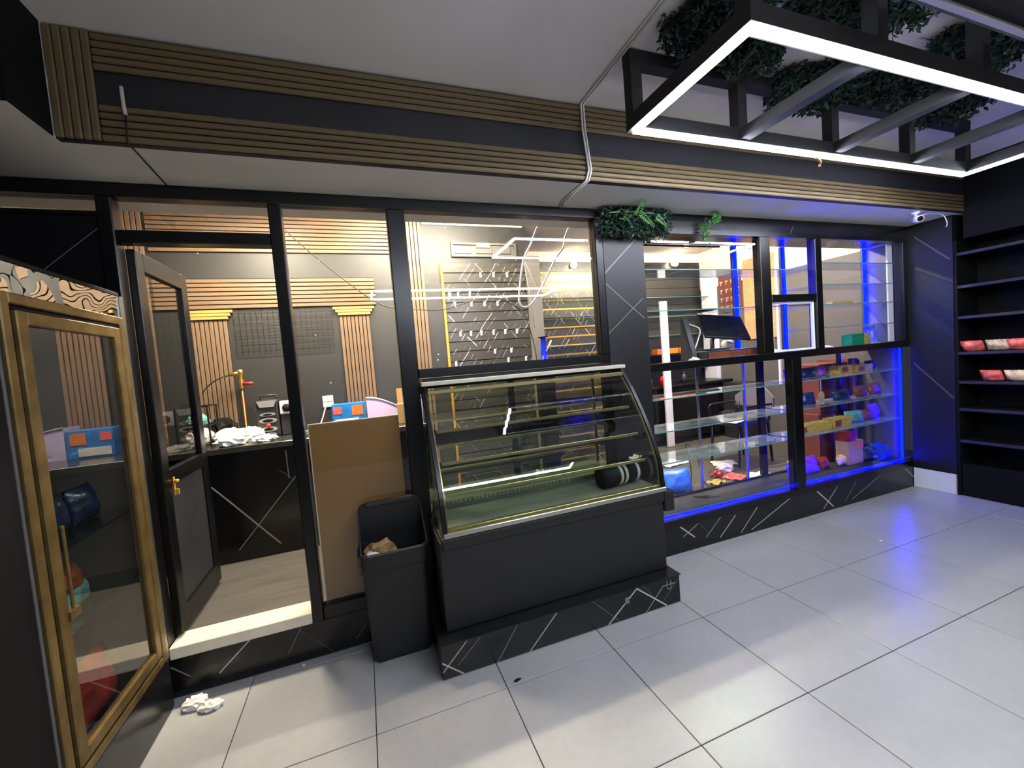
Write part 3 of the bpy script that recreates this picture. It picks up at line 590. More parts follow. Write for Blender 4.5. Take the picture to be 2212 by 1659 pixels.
sk = thing('speaker', 'small speaker with white face beside the stereo', 'speaker', (-0.53, 2.05, ZC))
bx('cabinet', -0.578, -0.478, 1.99, 2.12, ZC, 1.385, 'darkgrey', sk, 0.006)
fc = bx('face', -0.575, -0.481, 1.975, 1.991, 1.275, 1.383, 'white', sk, 0.006)
MB().tube([(-0.523, 1.976, 1.325), (-0.523, 1.968, 1.325)], 0.033, 16).build('cone', 'matte', fc, smooth=True)
bx('side_strip', -0.497, -0.483, 1.975, 1.991, 1.13, 1.265, 'white', sk)
# socket with plug lead
sk2 = thing('wall_socket', 'white double wall socket with a white lead', 'socket', (-0.23, 2.29, 1.27))
bx('plate', -0.278, -0.188, 2.287, 2.2995, 1.272, 1.378, 'white', sk2, 0.004)
MB().box(-0.235, -0.232, 2.285, 2.287, 1.275, 1.375).box(-0.275, -0.19, 2.285, 2.287, 1.322, 1.325).build('groove', 'grey', sk2)
MB().tube(bez([(-0.25, 2.28, 1.30), (-0.262, 2.25, 1.26), (-0.30, 2.2, 1.15), (-0.34, 2.12, 1.108), (-0.42, 2.0, 1.108)]), 0.006, 6).build('lead', 'white', sk2, smooth=True)
# boxes
bb = thing('printed_box', 'blue printed box standing on the worktop', 'box', (-0.06, 2.1, ZC))
bx('carton', -0.19, 0.085, 2.02, 2.17, ZC, 1.305, 'blue', bb, 0.002)
bx('orange_print', -0.03, 0.06, 2.017, 2.02, 1.20, 1.285, 'orange', bb); bx('pale_print', -0.17, 0.02, 2.0165, 2.02, 1.115, 1.175, 'white', bb); bx('red_print', -0.18, -0.11, 2.017, 2.02, 1.22, 1.28, 'pink', bb)
pr_ = [(0.095, ZC), (0.36, ZC), (0.355, 1.235)] + [(0.36-0.26*t, 1.235+0.10*math.sin(t*PI/2)) for t in (0.2, 0.4, 0.6, 0.8)] + [(0.095, 1.335)]
tr = thing('tray_bin', 'lilac plastic tray with a curved rim beside the blue box', 'tray', (0.22, 2.1, ZC))
MB().prism(pr_, 1, 2.03, 2.22).build('shell', 'lilac', tr)
MB().tube(bez([(0.36, 2.028, 1.237), (0.308, 2.028, 1.268), (0.20, 2.028, 1.317), (0.095, 2.028, 1.338)], 5), 0.006, 6).build('rim', 'whitepaint', tr, smooth=True)
kb = thing('cardboard_box', 'tan cardboard box partly behind the wide post', 'box', (0.4, 1.9, ZC))
bx('carton', 0.345, 0.46, 1.80, 1.95, ZC, 1.27, 'kraft', kb, 0.002); MB().box(0.352, 0.42, 1.94, 1.946, 1.27, 1.40).build('flap', 'kraft', kb)
wp = thing('white_canister', 'white canister on the worktop right of the wide post', 'canister', (0.55, 1.9, ZC))
MB().lathe(0.535, 1.9, [(0.035, ZC), (0.036, 1.29), (0.034, 1.30)], 14).build('body', 'lilac', wp, smooth=True); MB().lathe(0.535, 1.9, [(0.025, 1.30), (0.025, 1.37), (0.018, 1.375)], 14).build('cap', 'brownwrap', wp, smooth=True)
# brown board behind the narrow pane
bd = thing('brown_board', 'brown fibreboard sheet standing behind the narrow glass panel', 'board', (0.02, 0.75, 0.252))
bx('sheet', -0.226, 0.266, 0.742, 0.756, 0.253, 1.288, 'mdf', bd); bx('edge', -0.232, -0.226, 0.742, 0.756, 0.253, 1.288, 'mdfedge', bd); bx('edge', -0.232, 0.266, 0.742, 0.756, 1.288, 1.293, 'mdfedge', bd)
# blue water pipe on a stand
wpz = 1.54
wpp = thing('water_pipe', 'cobalt blue glass water pipe below the large window cables', 'water pipe', (1.88, 2.12, 1.1))
bx('stand', 1.80, 1.96, 2.06, 2.19, ZC, wpz, 'matte', wpp, 0.004)
MB().lathe(1.885, 2.12, [(0.05, wpz), (0.052, wpz+0.012), (0.034, wpz+0.03), (0.038, wpz+0.07), (0.03, wpz+0.11), (0.027, wpz+0.22), (0.033, wpz+0.24)], 16).build('vessel', 'cobalt', wpp, smooth=True)
MB().tube([(1.90, 2.09, wpz+0.09), (1.945, 2.05, wpz+0.2)], 0.010, 8).build('stem', 'dishpl', wpp, smooth=True)
MB().lathe(1.885, 2.12, [(0.055, wpz+0.24), (0.055, wpz+0.247)], 14).build('rim', 'matte', wpp, smooth=True)
# ---- tubes on the back room ceiling
for (x0, x1, y, lab) in ((0.15, 1.35, 1.45, 'bright tube light on the back room ceiling above the worktop'), (3.2, 4.5, 1.75, 'tube light on the back room ceiling behind the display')):
    t = thing('tube_light', lab, 'ceiling light', ((x0+x1)/2, y, 2.90), 'tube lights of the back room')
    bx('batten', x0, x1, y-0.03, y+0.03, 2.955, 2.989, 'white', t, 0.004)
    MB().tube([(x0+0.02, y, 2.93), (x1-0.02, y, 2.93)], 0.016, 10).build('tube', 'tube', t, smooth=True)
t = thing('panel_light', 'square downlight on the back room ceiling inside the open door', 'ceiling light', (-0.6, 1.5, 2.95))
bx('frame', -0.78, -0.42, 1.34, 1.70, 2.962, 2.989, 'white', t, 0.004); bx('diffuser', -0.76, -0.44, 1.36, 1.68, 2.957, 2.962, 'panel', t)

# ================================================================== BACK ROOM, RIGHT PART
fsw = thing('slat_board', 'dark slat board with gold inserts on the far wall', 'slat wall', (2.95, 3.28, 0.9))
fm = box_mesh('slat', 2.1, 0.02, 0.102, 'marble_slat', 0.001); gm = box_mesh('gold_insert', 2.1, 0.026, 0.020, 'goldstrip')
for k in range(15):
    instance('slat', fm, fsw, (1.95, 3.275, 2.595-k*0.124)); instance('gold_insert', gm, fsw, (1.95, 3.272, 2.698-k*0.124))
bx('gloss_band', 1.95, 5.145, 3.27, 3.299, 2.722, 2.85, 'black', fsw)
fb_ = thing('slat_board', 'grey slat board on the far wall behind the display', 'slat wall', (4.6, 3.28, 0.9))
fm2 = box_mesh('slat', 1.09, 0.02, 0.119, 'charcoal', 0.001)
for k in range(15): instance('slat', fm2, fb_, (4.055, 3.275, 2.595-k*0.124))
for k, (z, x0, x1) in enumerate(((2.33, 1.98, 3.3), (2.08, 1.98, 3.3), (1.70, 1.98, 3.3), (2.30, 3.4, 5.1), (2.02, 3.4, 5.1), (1.75, 3.4, 5.1))):
    g = thing('glass_shelf', ['highest greenish glass shelf among the gold inserts', 'middle greenish glass shelf among the gold inserts', 'lowest greenish glass shelf among the gold inserts', 'top glass shelf on the far grey slat board', 'middle glass shelf on the far grey slat board', 'lowest glass shelf on the far grey slat board'][k], 'shelf', ((x0+x1)/2, 3.2, z), 'glass shelves on the far wall')
    bx('pane', x0, x1, 3.06, 3.271, z, z+0.006, 'shelfglass', g); bx('front_edge', x0, x1, 3.056, 3.06, z, z+0.006, 'shelfedge', g)
for (x, y, z, lab) in ((2.91, 3.19, 2.79, 'lit bulb of a mirrored lamp modelled on the gloss band, seen through the large window'), (4.62, 3.19, 2.82, 'lit bulb of a mirrored lamp modelled on the gloss band, seen through the display window')):  # glowing balls and mounts added for a lamp mirrored in the gloss band
    t = thing('lamp_reflection', lab, 'lamp', (x, y, z), 'mirrored glints modelled on the far wall')
    MB().tube([(x, 3.269, z), (x, 3.235, z)], 0.03, 12).build('socket', 'white', t, smooth=True)
    MB().lathe(x, y, [(0.004, z-0.045), (0.03, z-0.035), (0.045, z), (0.03, z+0.035), (0.004, z+0.045)], 14).build('glint', 'glint', t, smooth=True)
for i, (x, y, z, lab) in enumerate(((3.72, 2.0, 2.80, 'white stick spotlight left of the blue strip'), (4.70, 2.0, 2.82, 'white stick spotlight right of the blue strip'))):
    t = thing('spotlight', lab, 'spotlight', (x, y, z-0.1), 'white stick spotlights under the back room ceiling')
    MB().lathe(x, y, [(0.022, z-0.11), (0.028, z-0.07), (0.028, z), (0.02, z+0.01)], 12).build('shade', 'white', t, smooth=True)
    MB().tube([(x, y, z+0.01), (x, y, 2.989)], 0.005, 6).build('rod', 'white', t)
# far counter with shelf and boxes
fct = thing('counter', 'dark low counter at the far wall behind the display', 'counter', (3.5, 3.0, 0.25))
bx('carcass', 2.0, 5.07, 2.72, 3.26, 0.252, 1.02, 'matte', fct); bx('front_panel', 2.0, 5.07, 2.70, 2.72, 0.33, 1.02, 'marble', fct, 0.002)
tag(bx('worktop', 1.99, 5.078, 2.68, 3.265, 1.022, 1.06, 'black', None, 0.004), 'black worktop of the far counter', 'worktop')
fs = thing('wall_shelf', 'black wall shelf holding two orange boxes at the far wall', 'shelf', (4.3, 3.1, 1.45))
bx('board', 3.5, 5.12, 2.95, 3.271, 1.46, 1.485, 'matte', fs); bx('bracket', 3.6, 3.62, 3.0, 3.271, 1.36, 1.46, 'black', fs); bx('bracket', 4.9, 4.92, 3.0, 3.271, 1.36, 1.46, 'black', fs)
for (x0, x1, z, m, lab) in ((4.02, 4.38, 1.486, 'orange', 'orange printed box on the left of the far shelf'), (4.42, 4.70, 1.486, 'orange', 'orange printed box on the right of the far shelf')):
    o = thing('flat_box', lab, 'box', ((x0+x1)/2, 3.0, z), 'orange boxes on the far shelf')
    bx('carton', x0, x1, 2.97, 3.09, z, z+0.075, m, o, 0.002); bx('label', x0+0.05, x0+0.14, 2.967, 2.97, z+0.01, z+0.06, 'pink', o)
for i, (x, m, lab) in enumerate(((3.75, 'teal', 'pale jar at the left of the far worktop'), (3.98, 'red', 'red bottle on the far worktop'), (4.35, 'darkgrey', 'dark jar on the far worktop'))):
    o = thing('jar', lab, 'jar', (x, 2.85, 1.061), 'jars on the far worktop')
    MB().lathe(x, 2.85, [(0.04, 1.061), (0.042, 1.15), (0.03, 1.17), (0.025, 1.19)], 12).build('body', m, o, smooth=True); MB().lathe(x, 2.85, [(0.027, 1.19), (0.027, 1.215)], 12).build('cap', 'black', o, smooth=True)
# two window reflections built as white solids; boards on the side wall
tag(MB().box(3.805, 3.915, 2.60, 2.63, 0.255, 2.18).build('white_strip', 'white', None, 0.004), 'tall white strip modelling a window reflection before the far counter', 'trim strip')
tag(bx('white_pilaster', 5.085, 5.148, 2.95, 3.2, 0.252, 2.67, 'whitepaint', None, 0.004), 'white upright modelling a window reflection in the far corner of the back room', 'pilaster')
dp = thing('jewellery_board', 'reddish board of small glittering hooks on the side wall', 'display board', (5.13, 2.72, 2.03))
bx('panel', 5.135, 5.149, 2.53, 2.91, 2.02, 2.56, 'carton', dp)
for i in range(4):
    for j in range(4): MB().box(5.118, 5.135, 2.56+i*0.09, 2.60+i*0.09, 2.09+j*0.12, 2.11+j*0.12).tube([(5.12, 2.58+i*0.09, 2.09+j*0.12), (5.115, 2.58+i*0.09, 2.05+j*0.12)], 0.006, 6).build('hook', 'silver', dp)
kbd = thing('cork_board', 'tan cork board on the grey side wall', 'board', (5.13, 2.25, 2.0))
bx('panel', 5.13, 5.149, 2.02, 2.49, 1.6, 2.68, 'cork', kbd); bx('frame', 5.12, 5.149, 1.985, 2.015, 1.0, 2.75, 'whitepaint', kbd)
wst = bx('low_cabinet', 4.85, 5.14, 2.25, 2.66, 0.252, 1.02, 'bluish', None, 0.006); tag(wst, 'dark low cabinet below the cork board', 'cabinet')
# ---- display shelving behind window 3
ds = thing('display_shelving', 'glass shelf display with blue light strips behind the window', 'display', (3.6, 0.9, 0.252))
bx('base_slab', 2.062, 5.145, 0.742, 1.03, 0.2505, 0.266, 'charcoal', ds); bx('rear_track', 2.062, 5.145, 1.03, 1.05, 0.2505, 0.285, 'black', ds)
bx('ledge', 2.062, 5.145, 0.736, 1.05, 1.408, 1.425, 'black', ds)
def gshelf(x0, x1, z):
    s = bx('glass_shelf', x0, x1, 0.742, 1.028, z, z+0.008, 'sheenglass', ds)
    MB().box(x0, x1, 0.738, 0.742, z, z+0.008).box(x0, x1, 1.028, 1.031, z, z+0.008).build('shelf_edge', 'shelfedge', s)
for z in (2.155, 1.845): gshelf(2.065, 3.31, z); gshelf(3.36, 3.92, z)
for z in (2.215, 2.02, 1.84, 1.634): gshelf(3.98, 5.14, z)
for z in (1.17, 0.918, 0.67): gshelf(2.065, 3.60, z); gshelf(3.66, 5.14, z)
for x in (3.335, 3.945):
    bx('upright', x-0.022, x+0.022, 1.03, 1.05, 1.425, 2.438, 'bluish', ds)
bx('upright', 5.12, 5.146, 1.03, 1.05, 1.425, 2.438, 'bluish', ds)
for (x, z0, z1, y) in ((3.345, 1.47, 2.436, 1.024), (3.955, 1.44, 2.436, 1.024), (5.125, 1.44, 2.436, 1.024)):
    bx('blue_strip', x-0.012, x+0.012, y-0.006, y+0.004, z0, z1, 'ledblue', ds)
bx('blue_strip', 3.602, 3.632, 0.738, 0.746, 0.275, 1.39, 'ledblue', ds); bx('blue_strip', 5.12, 5.146, 0.737, 0.743, 0.275, 1.385, 'ledblue', ds)
MB().box(2.065, 5.12, 0.729, 0.7365, 0.2635, 0.2685).build('blue_strip', 'ledblue', ds)
for x in (2.845, 3.39): bx('rod', x-0.010, x+0.010, 1.032, 1.046, 0.286, 1.40, 'steel', ds)
bx('rear_post', 3.57, 3.64, 1.03, 1.06, 0.286, 1.405, 'alu', ds); bx('rear_post', 4.70, 4.735, 1.03, 1.06, 0.286, 1.405, 'alu', ds)
bx('white_upright', 4.985, 5.06, 0.742, 0.755, 1.46, 2.40, 'whitepaint', ds)
bx('light_track', 2.065, 3.19, 1.04, 1.055, 2.425, 2.438, 'black', ds)
# till and monitor on the ledge
ti = thing('cash_drawer', 'dark cash drawer on the ledge behind the window', 'cash drawer', (3.0, 0.9, 1.426))
bx('body', 2.72, 3.30, 0.80, 1.03, 1.4265, 1.512, 'darkgrey', ti, 0.004); bx('drawer', 2.75, 3.27, 0.792, 0.80, 1.435, 1.50, 'brownwrap', ti, 0.002)
mo = thing('screen', 'black tilted till screen above the cash drawer', 'monitor', (3.05, 0.92, 1.5125))
Rm = Matrix.Translation((3.06, 0.93, 1.71)) @ Matrix.Rotation(math.radians(-14), 4, 'Z') @ Matrix.Rotation(math.radians(7), 4, 'Y') @ Matrix.Rotation(math.radians(-38), 4, 'X')
MB().box(-0.205, 0.205, -0.012, 0.012, -0.135, 0.135, Rm).build('panel', 'black', mo, 0.006)
MB().box(-0.19, 0.19, -0.0145, -0.012, -0.12, 0.12, Rm).build('glass', 'register', mo)
MB().tube([(3.03, 0.96, 1.70), (2.98, 0.98, 1.60), (2.95, 0.95, 1.513)], 0.018, 8).build('stand', 'darkgrey', mo, smooth=True)
bx('foot', 2.86, 3.06, 0.87, 1.02, 1.5125, 1.53, 'darkgrey', mo, 0.004)
m2 = thing('card_terminal', 'dark slanted screen back left of the till screen', 'monitor', (2.72, 0.95, 1.4265))
MB().prism([(0.86, 1.4265), (1.02, 1.4265), (1.00, 1.80), (0.97, 1.80)], 0, 2.665, 2.71).build('body', 'darkgrey', m2)
MB().tube(bez([(2.71, 0.95, 1.75), (2.80, 0.93, 1.70), (2.76, 0.92, 1.60), (2.70, 0.90, 1.52), (2.64, 0.86, 1.435)]), 0.006, 6).build('lead', 'cable_w', m2, smooth=True)
tag(blob('paper_scrap', (2.62, 0.82, 1.427), (0.10, 0.07, 0.05), 'paper', 31, 0.35), 'crumpled paper on the ledge left of the cash drawer', 'paper')
rp = thing('receipt_roll', 'white receipt roll on the cash drawer', 'paper roll', (3.15, 0.98, 1.5125))
MB().tube([(3.13, 0.99, 1.555), (3.20, 0.99, 1.555)], 0.04, 14).build('roll', 'paper', rp, smooth=True)
# goods in the right bay
gb = thing('printed_box', 'green box with yellow end on the ledge', 'box', (4.68, 0.85, 1.426))
bx('carton', 4.53, 4.71, 0.80, 0.90, 1.4265, 1.56, 'green', gb, 0.002); bx('yellow_end', 4.711, 4.80, 0.80, 0.90, 1.4265, 1.56, 'yellow', gb, 0.002)
jb = thing('clear_jar', 'clear jar with blue mark right of the green box', 'jar', (4.93, 0.87, 1.4265))
MB().lathe(4.93, 0.87, [(0.05, 1.427), (0.055, 1.44), (0.055, 1.56), (0.035, 1.59), (0.03, 1.61)], 14).build('body', 'shelfglass', jb, smooth=True); MB().lathe(4.93, 0.87, [(0.036, 1.61), (0.036, 1.63)], 14).build('lid', 'teal', jb, smooth=True); bx('mark', 4.90, 4.935, 0.80, 0.815, 1.46, 1.51, 'bluebag', jb)
tag(pouch('wrapper', (4.25, 0.84, 1.427), 0.32, 0.09, 0.05, 'paper', 0.0, -1.2, 4), 'white wrapper lying left of the green box on the ledge', 'wrapper')
tag(pouch('wrapper', (5.0, 0.82, 1.427), 0.16, 0.07, 0.04, 'cremewrap', 0.2, -1.2, 5), 'tan wrapper lying right of the clear jar on the ledge', 'wrapper')
tag(pouch('wrapper', (3.6, 0.86, 1.427), 0.36, 0.10, 0.05, 'paper', 0.0, -1.2, 8), 'white wrapper lying behind the small hatch', 'wrapper')
tag(bx('flat_box', 4.27, 4.56, 0.80, 0.86, 1.8485, 1.876, 'yellow', None, 0.002), 'thin yellow box on the third glass shelf', 'box')
# lower right bay
for (x0, x1, z0, h, y, m, lab) in ((4.37, 4.55, 1.1785, 0.085, 0.82, 'yellow', 'yellow picture box on the top lower shelf'), (4.62, 4.86, 1.1785, 0.075, 0.82, 'yellow', 'second yellow box on the top lower shelf beside the black post'), (3.75, 4.20, 0.6785, 0.08, 0.80, 'yellow', 'long yellow printed box on the bottom glass shelf'), (4.22, 4.48, 0.6785, 0.09, 0.80, 'yellow', 'shorter yellow printed box on the bottom glass shelf')):
    o = thing('printed_box', lab, 'box', ((x0+x1)/2, y+0.05, z0), 'yellow boxes in the lower display')
    bx('carton', x0, x1, y, y+0.1, z0, z0+h, m, o, 0.002); bx('print', x0+0.03, x0+0.11, y-0.003, y, z0+0.015, z0+h-0.015, 'brownwrap', o)
for i, (x, z, wd, h, m, lab) in enumerate(((3.80, 1.1785, 0.18, 0.10, 'purple', 'purple bag at the left of the top lower shelf'), (4.05, 1.1785, 0.22, 0.10, 'navy', 'dark blue bag on the top lower shelf'), (4.25, 1.1785, 0.14, 0.10, 'purple', 'purple bag beside the yellow picture box'), (4.64, 0.6785, 0.22, 0.12, 'teal', 'teal bag on the bottom glass shelf'), (4.86, 0.6785, 0.18, 0.11, 'brownwrap', 'brown bag on the bottom glass shelf'), (5.02, 0.6785, 0.2, 0.15, 'purple', 'dark purple tray bag at the right of the bottom glass shelf'), (3.80, 0.267, 0.2, 0.13, 'purple', 'purple bag in the bottom left of the lower display'), (4.02, 0.267, 0.22, 0.16, 'purple', 'large purple bag on the display floor'), (4.24, 0.267, 0.16, 0.12, 'redwrap', 'red bag on the display floor'), (3.98, 0.9265, 0.18, 0.12, 'navy', 'dark bag on the middle lower shelf'), (5.0, 0.9265, 0.2, 0.12, 'brownwrap', 'dark brown bag on the middle lower shelf'), (4.5, 0.267, 0.18, 0.10, 'cremewrap', 'pale wrapper on the display floor'), (4.45, 0.9265, 0.2, 0.10, 'navy', 'dark blue bag near the black post on the middle lower shelf'), (4.78, 0.9265, 0.18, 0.11, 'carton', 'red brown bag right of the black post on the middle lower shelf'), (4.98, 1.1785, 0.2, 0.10, 'navy', 'dark bag at the right end of the top lower shelf'), (4.82, 0.267, 0.16, 0.12, 'darkgrey', 'dark grey bag beside the blue netted bag'))):
    tag(pouch('snack_bag', (x, 0.86+0.02*(i % 3), z), wd, h, 0.07, m, 0.15*((i % 3)-1), -0.25, 40+i), lab, 'snack bag', 'bags in the lower display')
tag(blob('blue_ball_bag', (4.96, 0.88, 0.267), (0.26, 0.2, 0.18), 'bluenet', 52, 0.4, 5.0), 'round blue netted bag in the bottom right of the display', 'bag')
tg = thing('hanging_tag', 'tan tag hanging on a string in the lower display', 'tag', (4.02, 0.765, 0.93))
MB().prism([(3.975, 0.935), (4.055, 0.935), (4.055, 1.03), (4.035, 1.055), (3.995, 1.055), (3.975, 1.03)], 1, 0.764, 0.768).build('card', 'kraft', tg); MB().tube([(4.015, 0.766, 1.05), (4.015, 0.766, 1.169)], 0.002, 6).build('string', 'white', tg); bx('mark', 4.0, 4.03, 0.7625, 0.764, 0.96, 0.99, 'bluebag', tg)
for i, (x0, x1, z0, z1, lab) in enumerate(((4.50, 4.98, 0.2515, 0.75, 'large red brown carton standing behind the lower display'), (4.53, 4.97, 0.751, 1.27, 'red brown carton on top of the large carton'), (4.99, 5.14, 0.2515, 1.30, 'narrow brown carton against the side wall'))):
    o = thing('carton', lab, 'box', ((x0+x1)/2, 1.3, z0), 'cartons behind the lower display')
    bx('body', x0, x1, 1.12, 1.45, z0, z1, 'carton', o, 0.003); bx('tape', (x0+x1)/2-0.025, (x0+x1)/2+0.025, 1.117, 1.12, z0+0.01, z1-0.01, 'kraft', o)
o = thing('printed_box', 'orange and red box on the display floor', 'box', (4.62, 0.9, 0.267)); bx('carton', 4.52, 4.74, 0.86, 0.98, 0.267, 0.50, 'kraft', o, 0.002); bx('red_top', 4.52, 4.62, 0.855, 0.98, 0.50, 0.60, 'redwrap', o, 0.002); bx('orange_print', 4.63, 4.74, 0.857, 0.86, 0.42, 0.49, 'orange', o)
# chair
ch = thing('chair', 'black office chair with a round back behind the display', 'chair', (4.0, 1.62, 0.252))
MB().rings([rrect(3.95, 1.6, 0.46, 0.42, 0.08, 0.68), rrect(3.95, 1.6, 0.48, 0.44, 0.09, 0.705), rrect(3.95, 1.6, 0.46, 0.42, 0.08, 0.735)]).build('seat', 'darkgrey', ch, smooth=False)
bk = [(4.16+0.05*math.sin(PI*k/12), 1.6-0.24+0.04*k, 0.88+0.13*math.sin(PI*k/12)) for k in range(13)]
b = MB(); b.rings([[(p[0], p[1], 0.84), (p[0]+0.02, p[1], 0.84), (p[0]+0.025, p[1], p[2]+0.07), (p[0]+0.005, p[1], p[2]+0.07)] for p in bk]); b.build('backrest', 'grey', ch)
for (sx, sy) in ((3.75, 1.42), (3.75, 1.78), (4.15, 1.42), (4.15, 1.78)): MB().tube([(sx, sy, 0.69), (sx+(0.04 if sx > 3.9 else -0.04), sy, 0.254)], 0.014, 8).build('leg', 'black', ch, smooth=True)
for sy in (1.37, 1.83): MB().tube(bez([(3.78, sy, 0.70), (3.76, sy, 0.86), (3.85, sy, 0.885), (4.15, sy, 0.885)], 5), 0.013, 8).build('armrest', 'black', ch, smooth=True)
for sy in (1.40, 1.80): MB().tube([(4.14, sy, 0.70), (4.18, sy, 0.88)], 0.012, 8).build('back_support', 'black', ch, smooth=True)
def sheet(name, c, sx, sy, m, rz, seed, lab, cat='paper', grp=None):
    b = MB(); n = 8; R = Matrix.Translation(Vector(c)) @ Matrix.Rotation(rz, 4, 'Z')
    for s in (0, 1):
        g = [[b.bm.verts.new(R @ Vector(((i/n-0.5)*sx, (j/n-0.5)*sy, 0.002 + 0.03*max(0, noise.noise(Vector((i*0.4, j*0.4, seed)))+0.15) + 0.002*s))) for i in range(n+1)] for j in range(n+1)]
        for j in range(n):
            for i in range(n): b.bm.faces.new((g[j][i], g[j][i+1], g[j+1][i+1], g[j+1][i]))
    o = b.build(name, m); tag(o, lab, cat, grp); return o
sheet('paper_sheet', (3.72, 1.50, 0.737), 0.30, 0.22, 'paper', 0.3, 1, 'white paper on the left of the chair seat')
sheet('paper_sheet', (4.02, 1.55, 0.737), 0.24, 0.20, 'kraft', -0.4, 2, 'tan paper on the chair seat')
tag(blob('crumpled_cloth', (3.88, 1.68, 0.737), (0.2, 0.16, 0.1), 'matte', 60, 0.3), 'crumpled black cloth on the chair seat', 'cloth')
GP = 'litter on the back room floor'
for i, (x, y, sx, sy, m, rz, lab) in enumerate(((3.3, 1.95, 0.34, 0.2, 'paper', 0.2, 'white paper lying left on the back room floor'), (3.72, 1.62, 0.26, 0.2, 'paper', -0.5, 'white paper under the chair'), (3.42, 1.22, 0.22, 0.18, 'pink', 0.4, 'pinkish sheet on the floor behind the display'), (3.62, 1.14, 0.26, 0.12, 'paper', 0.1, 'white paper against the display track'), (3.15, 1.18, 0.16, 0.10, 'yellow', 0.2, 'yellow leaflet on the floor behind the display'), (4.6, 2.1, 0.3, 0.2, 'paper', 0.7, 'white paper near the dark low cabinet'), (4.3, 2.2, 0.2, 0.1, 'yellow', 0.0, 'yellow leaflet beyond the chair'))):
    sheet('paper_sheet', (x, y, 0.2515), sx, sy, m, rz, 5+i, lab, 'paper', GP)
for i, (x, y, s, m, lab) in enumerate(((3.5, 1.4, 0.16, 'paper', 'crumpled white paper in front of the chair'), (3.30, 1.32, 0.12, 'redwrap', 'crumpled red wrapper in front of the chair'), (4.25, 1.2, 0.14, 'paper', 'crumpled white paper behind the middle post'))):
    tag(blob('paper_scrap', (x, y, 0.252), (s, s*0.8, s*0.6), m, 70+i, 0.5, 4), lab, 'paper', GP)
tag(pouch('blue_bag', (2.64, 1.13, 0.2525), 0.30, 0.22, 0.12, 'bluebag', -0.3, -0.35, 80), 'blue plastic bag on the floor right of the cooler', 'plastic bag')
kn = thing('knife', 'small dark tool lying on the display floor', 'tool', (2.75, 0.9, 0.2665)); MB().tube([(2.66, 0.95, 0.277), (2.76, 0.89, 0.277)], [0.006, 0.010], 8).build('handle', 'black', kn, smooth=True); MB().tube([(2.76, 0.89, 0.277), (2.84, 0.85, 0.275)], [0.008, 0.003], 6).build('blade', 'darkgrey', kn)
tag(MB().tube(bez([(2.75, 1.09, 0.262), (2.80, 1.12, 0.45), (2.74, 1.10, 0.70), (2.86, 1.10, 0.55), (2.95, 1.12, 0.30), (3.02, 1.10, 0.262)]), 0.004, 6).build('black_lead', 'cable_b', smooth=True), 'thin black lead looping behind the display', 'cable')

# ================================================================== DISPLAY COOLER
pl = thing('cooler_plinth', 'black marble plinth with white veins under the glass cooler', 'plinth', (1.06, 0.41, 0))
bx('block', 0.325, 1.80, 0.175, 0.655, 0.002, 0.172, 'marble_plinth', pl, 0.003); bx('top_slab', 0.32, 1.805, 0.17, 0.655, 0.172, 0.178, 'black', pl)
def smear(x, z, pts, nm):
    b_ = MB()
    for (x0, z0, x1, z1) in pts: b_.box(x+x0, x+x1, 0.1725, 0.175, z+z0, z+z1)
    return b_.build(nm, 'grey', pl)
smear(1.70, 0.10, ((0, 0, 0.006, 0.055), (0.028, 0, 0.034, 0.055), (-0.03, 0.028, 0.065, 0.034), (0, 0, 0.034, 0.006)), 'scratch_mark'); smear(1.40, 0.095, ((0, 0, 0.028, 0.036),), 'scratch_mark')
co = thing('display_cooler', 'black pastry cooler with curved glass front', 'cooler', (1.08, 0.5, 0.18))
CX0, CX1 = 0.40, 1.80
MB().box(0.375, 1.785, 0.264, 0.652, 0.179, 0.66).build('base', 'cooler', co, 0.006, seg=2)
MB().box(0.42, 1.72, 0.745, 0.98, 0.2525, 0.66).build('rear_base', 'cooler', co)
MB().box(0.385, 1.80, 0.256, 0.43, 0.605, 0.672).build('lip', 'cooler', co, 0.012, seg=3); MB().box(1.788, 1.862, 0.25, 0.40, 0.54, 0.672).build('end_block', 'cooler', co, 0.010, seg=2)
bx('deck', CX0+0.01, CX1-0.01, 0.28, 0.98, 0.661, 0.69, 'deck', co)
bx('deck_step', CX0+0.02, CX1-0.02, 0.66, 0.98, 0.69, 0.74, 'deck', co, 0.004)
bx('front_trim', CX0, CX1+0.005, 0.250, 0.268, 0.673, 0.70, 'steel', co, 0.003)
bx('front_trim', CX0+0.01, CX1-0.01, 0.270, 0.292, 0.69, 0.715, 'brass_steel', co, 0.003)
OUT = bez([(0, 0.258, 0.70), (0, 0.285, 0.878), (0, 0.372, 1.072), (0, 0.497, 1.277), (0, 0.600, 1.405), (0, 0.640, 1.455)], 6)
OUT = [(p.y, p.z) for p in OUT]
def offs(pts, d):
    o = []
    for i, p in enumerate(pts):
        a, c = pts[max(i-1, 0)], pts[min(i+1, len(pts)-1)]; tx, tz = c[0]-a[0], c[1]-a[1]; L = math.hypot(tx, tz); o.append((p[0]+tz/L*d, p[1]-tx/L*d))
    return o
def band(x0, x1, d0, d1, nm, m, sm=True):
    A, B_ = offs(OUT, d0), offs(OUT, d1); b_ = MB()
    b_.rings([[(x0, a[0], a[1]), (x1, a[0], a[1]), (x1, c[0], c[1]), (x0, c[0], c[1])] for a, c in zip(A, B_)])
    return b_.build(nm, m, co)
band(CX0+0.022, CX1-0.022, 0.002, 0.008, 'front_glass', 'coolglass')
band(CX0, CX0+0.022, -0.004, 0.034, 'side_frame', 'black'); band(CX1-0.022, CX1, -0.004, 0.034, 'side_frame', 'black')
band(CX0+0.022, CX0+0.030, 0.010, 0.024, 'inner_trim', 'brass_steel'); band(CX1-0.030, CX1-0.022, 0.010, 0.024, 'inner_trim', 'brass_steel')
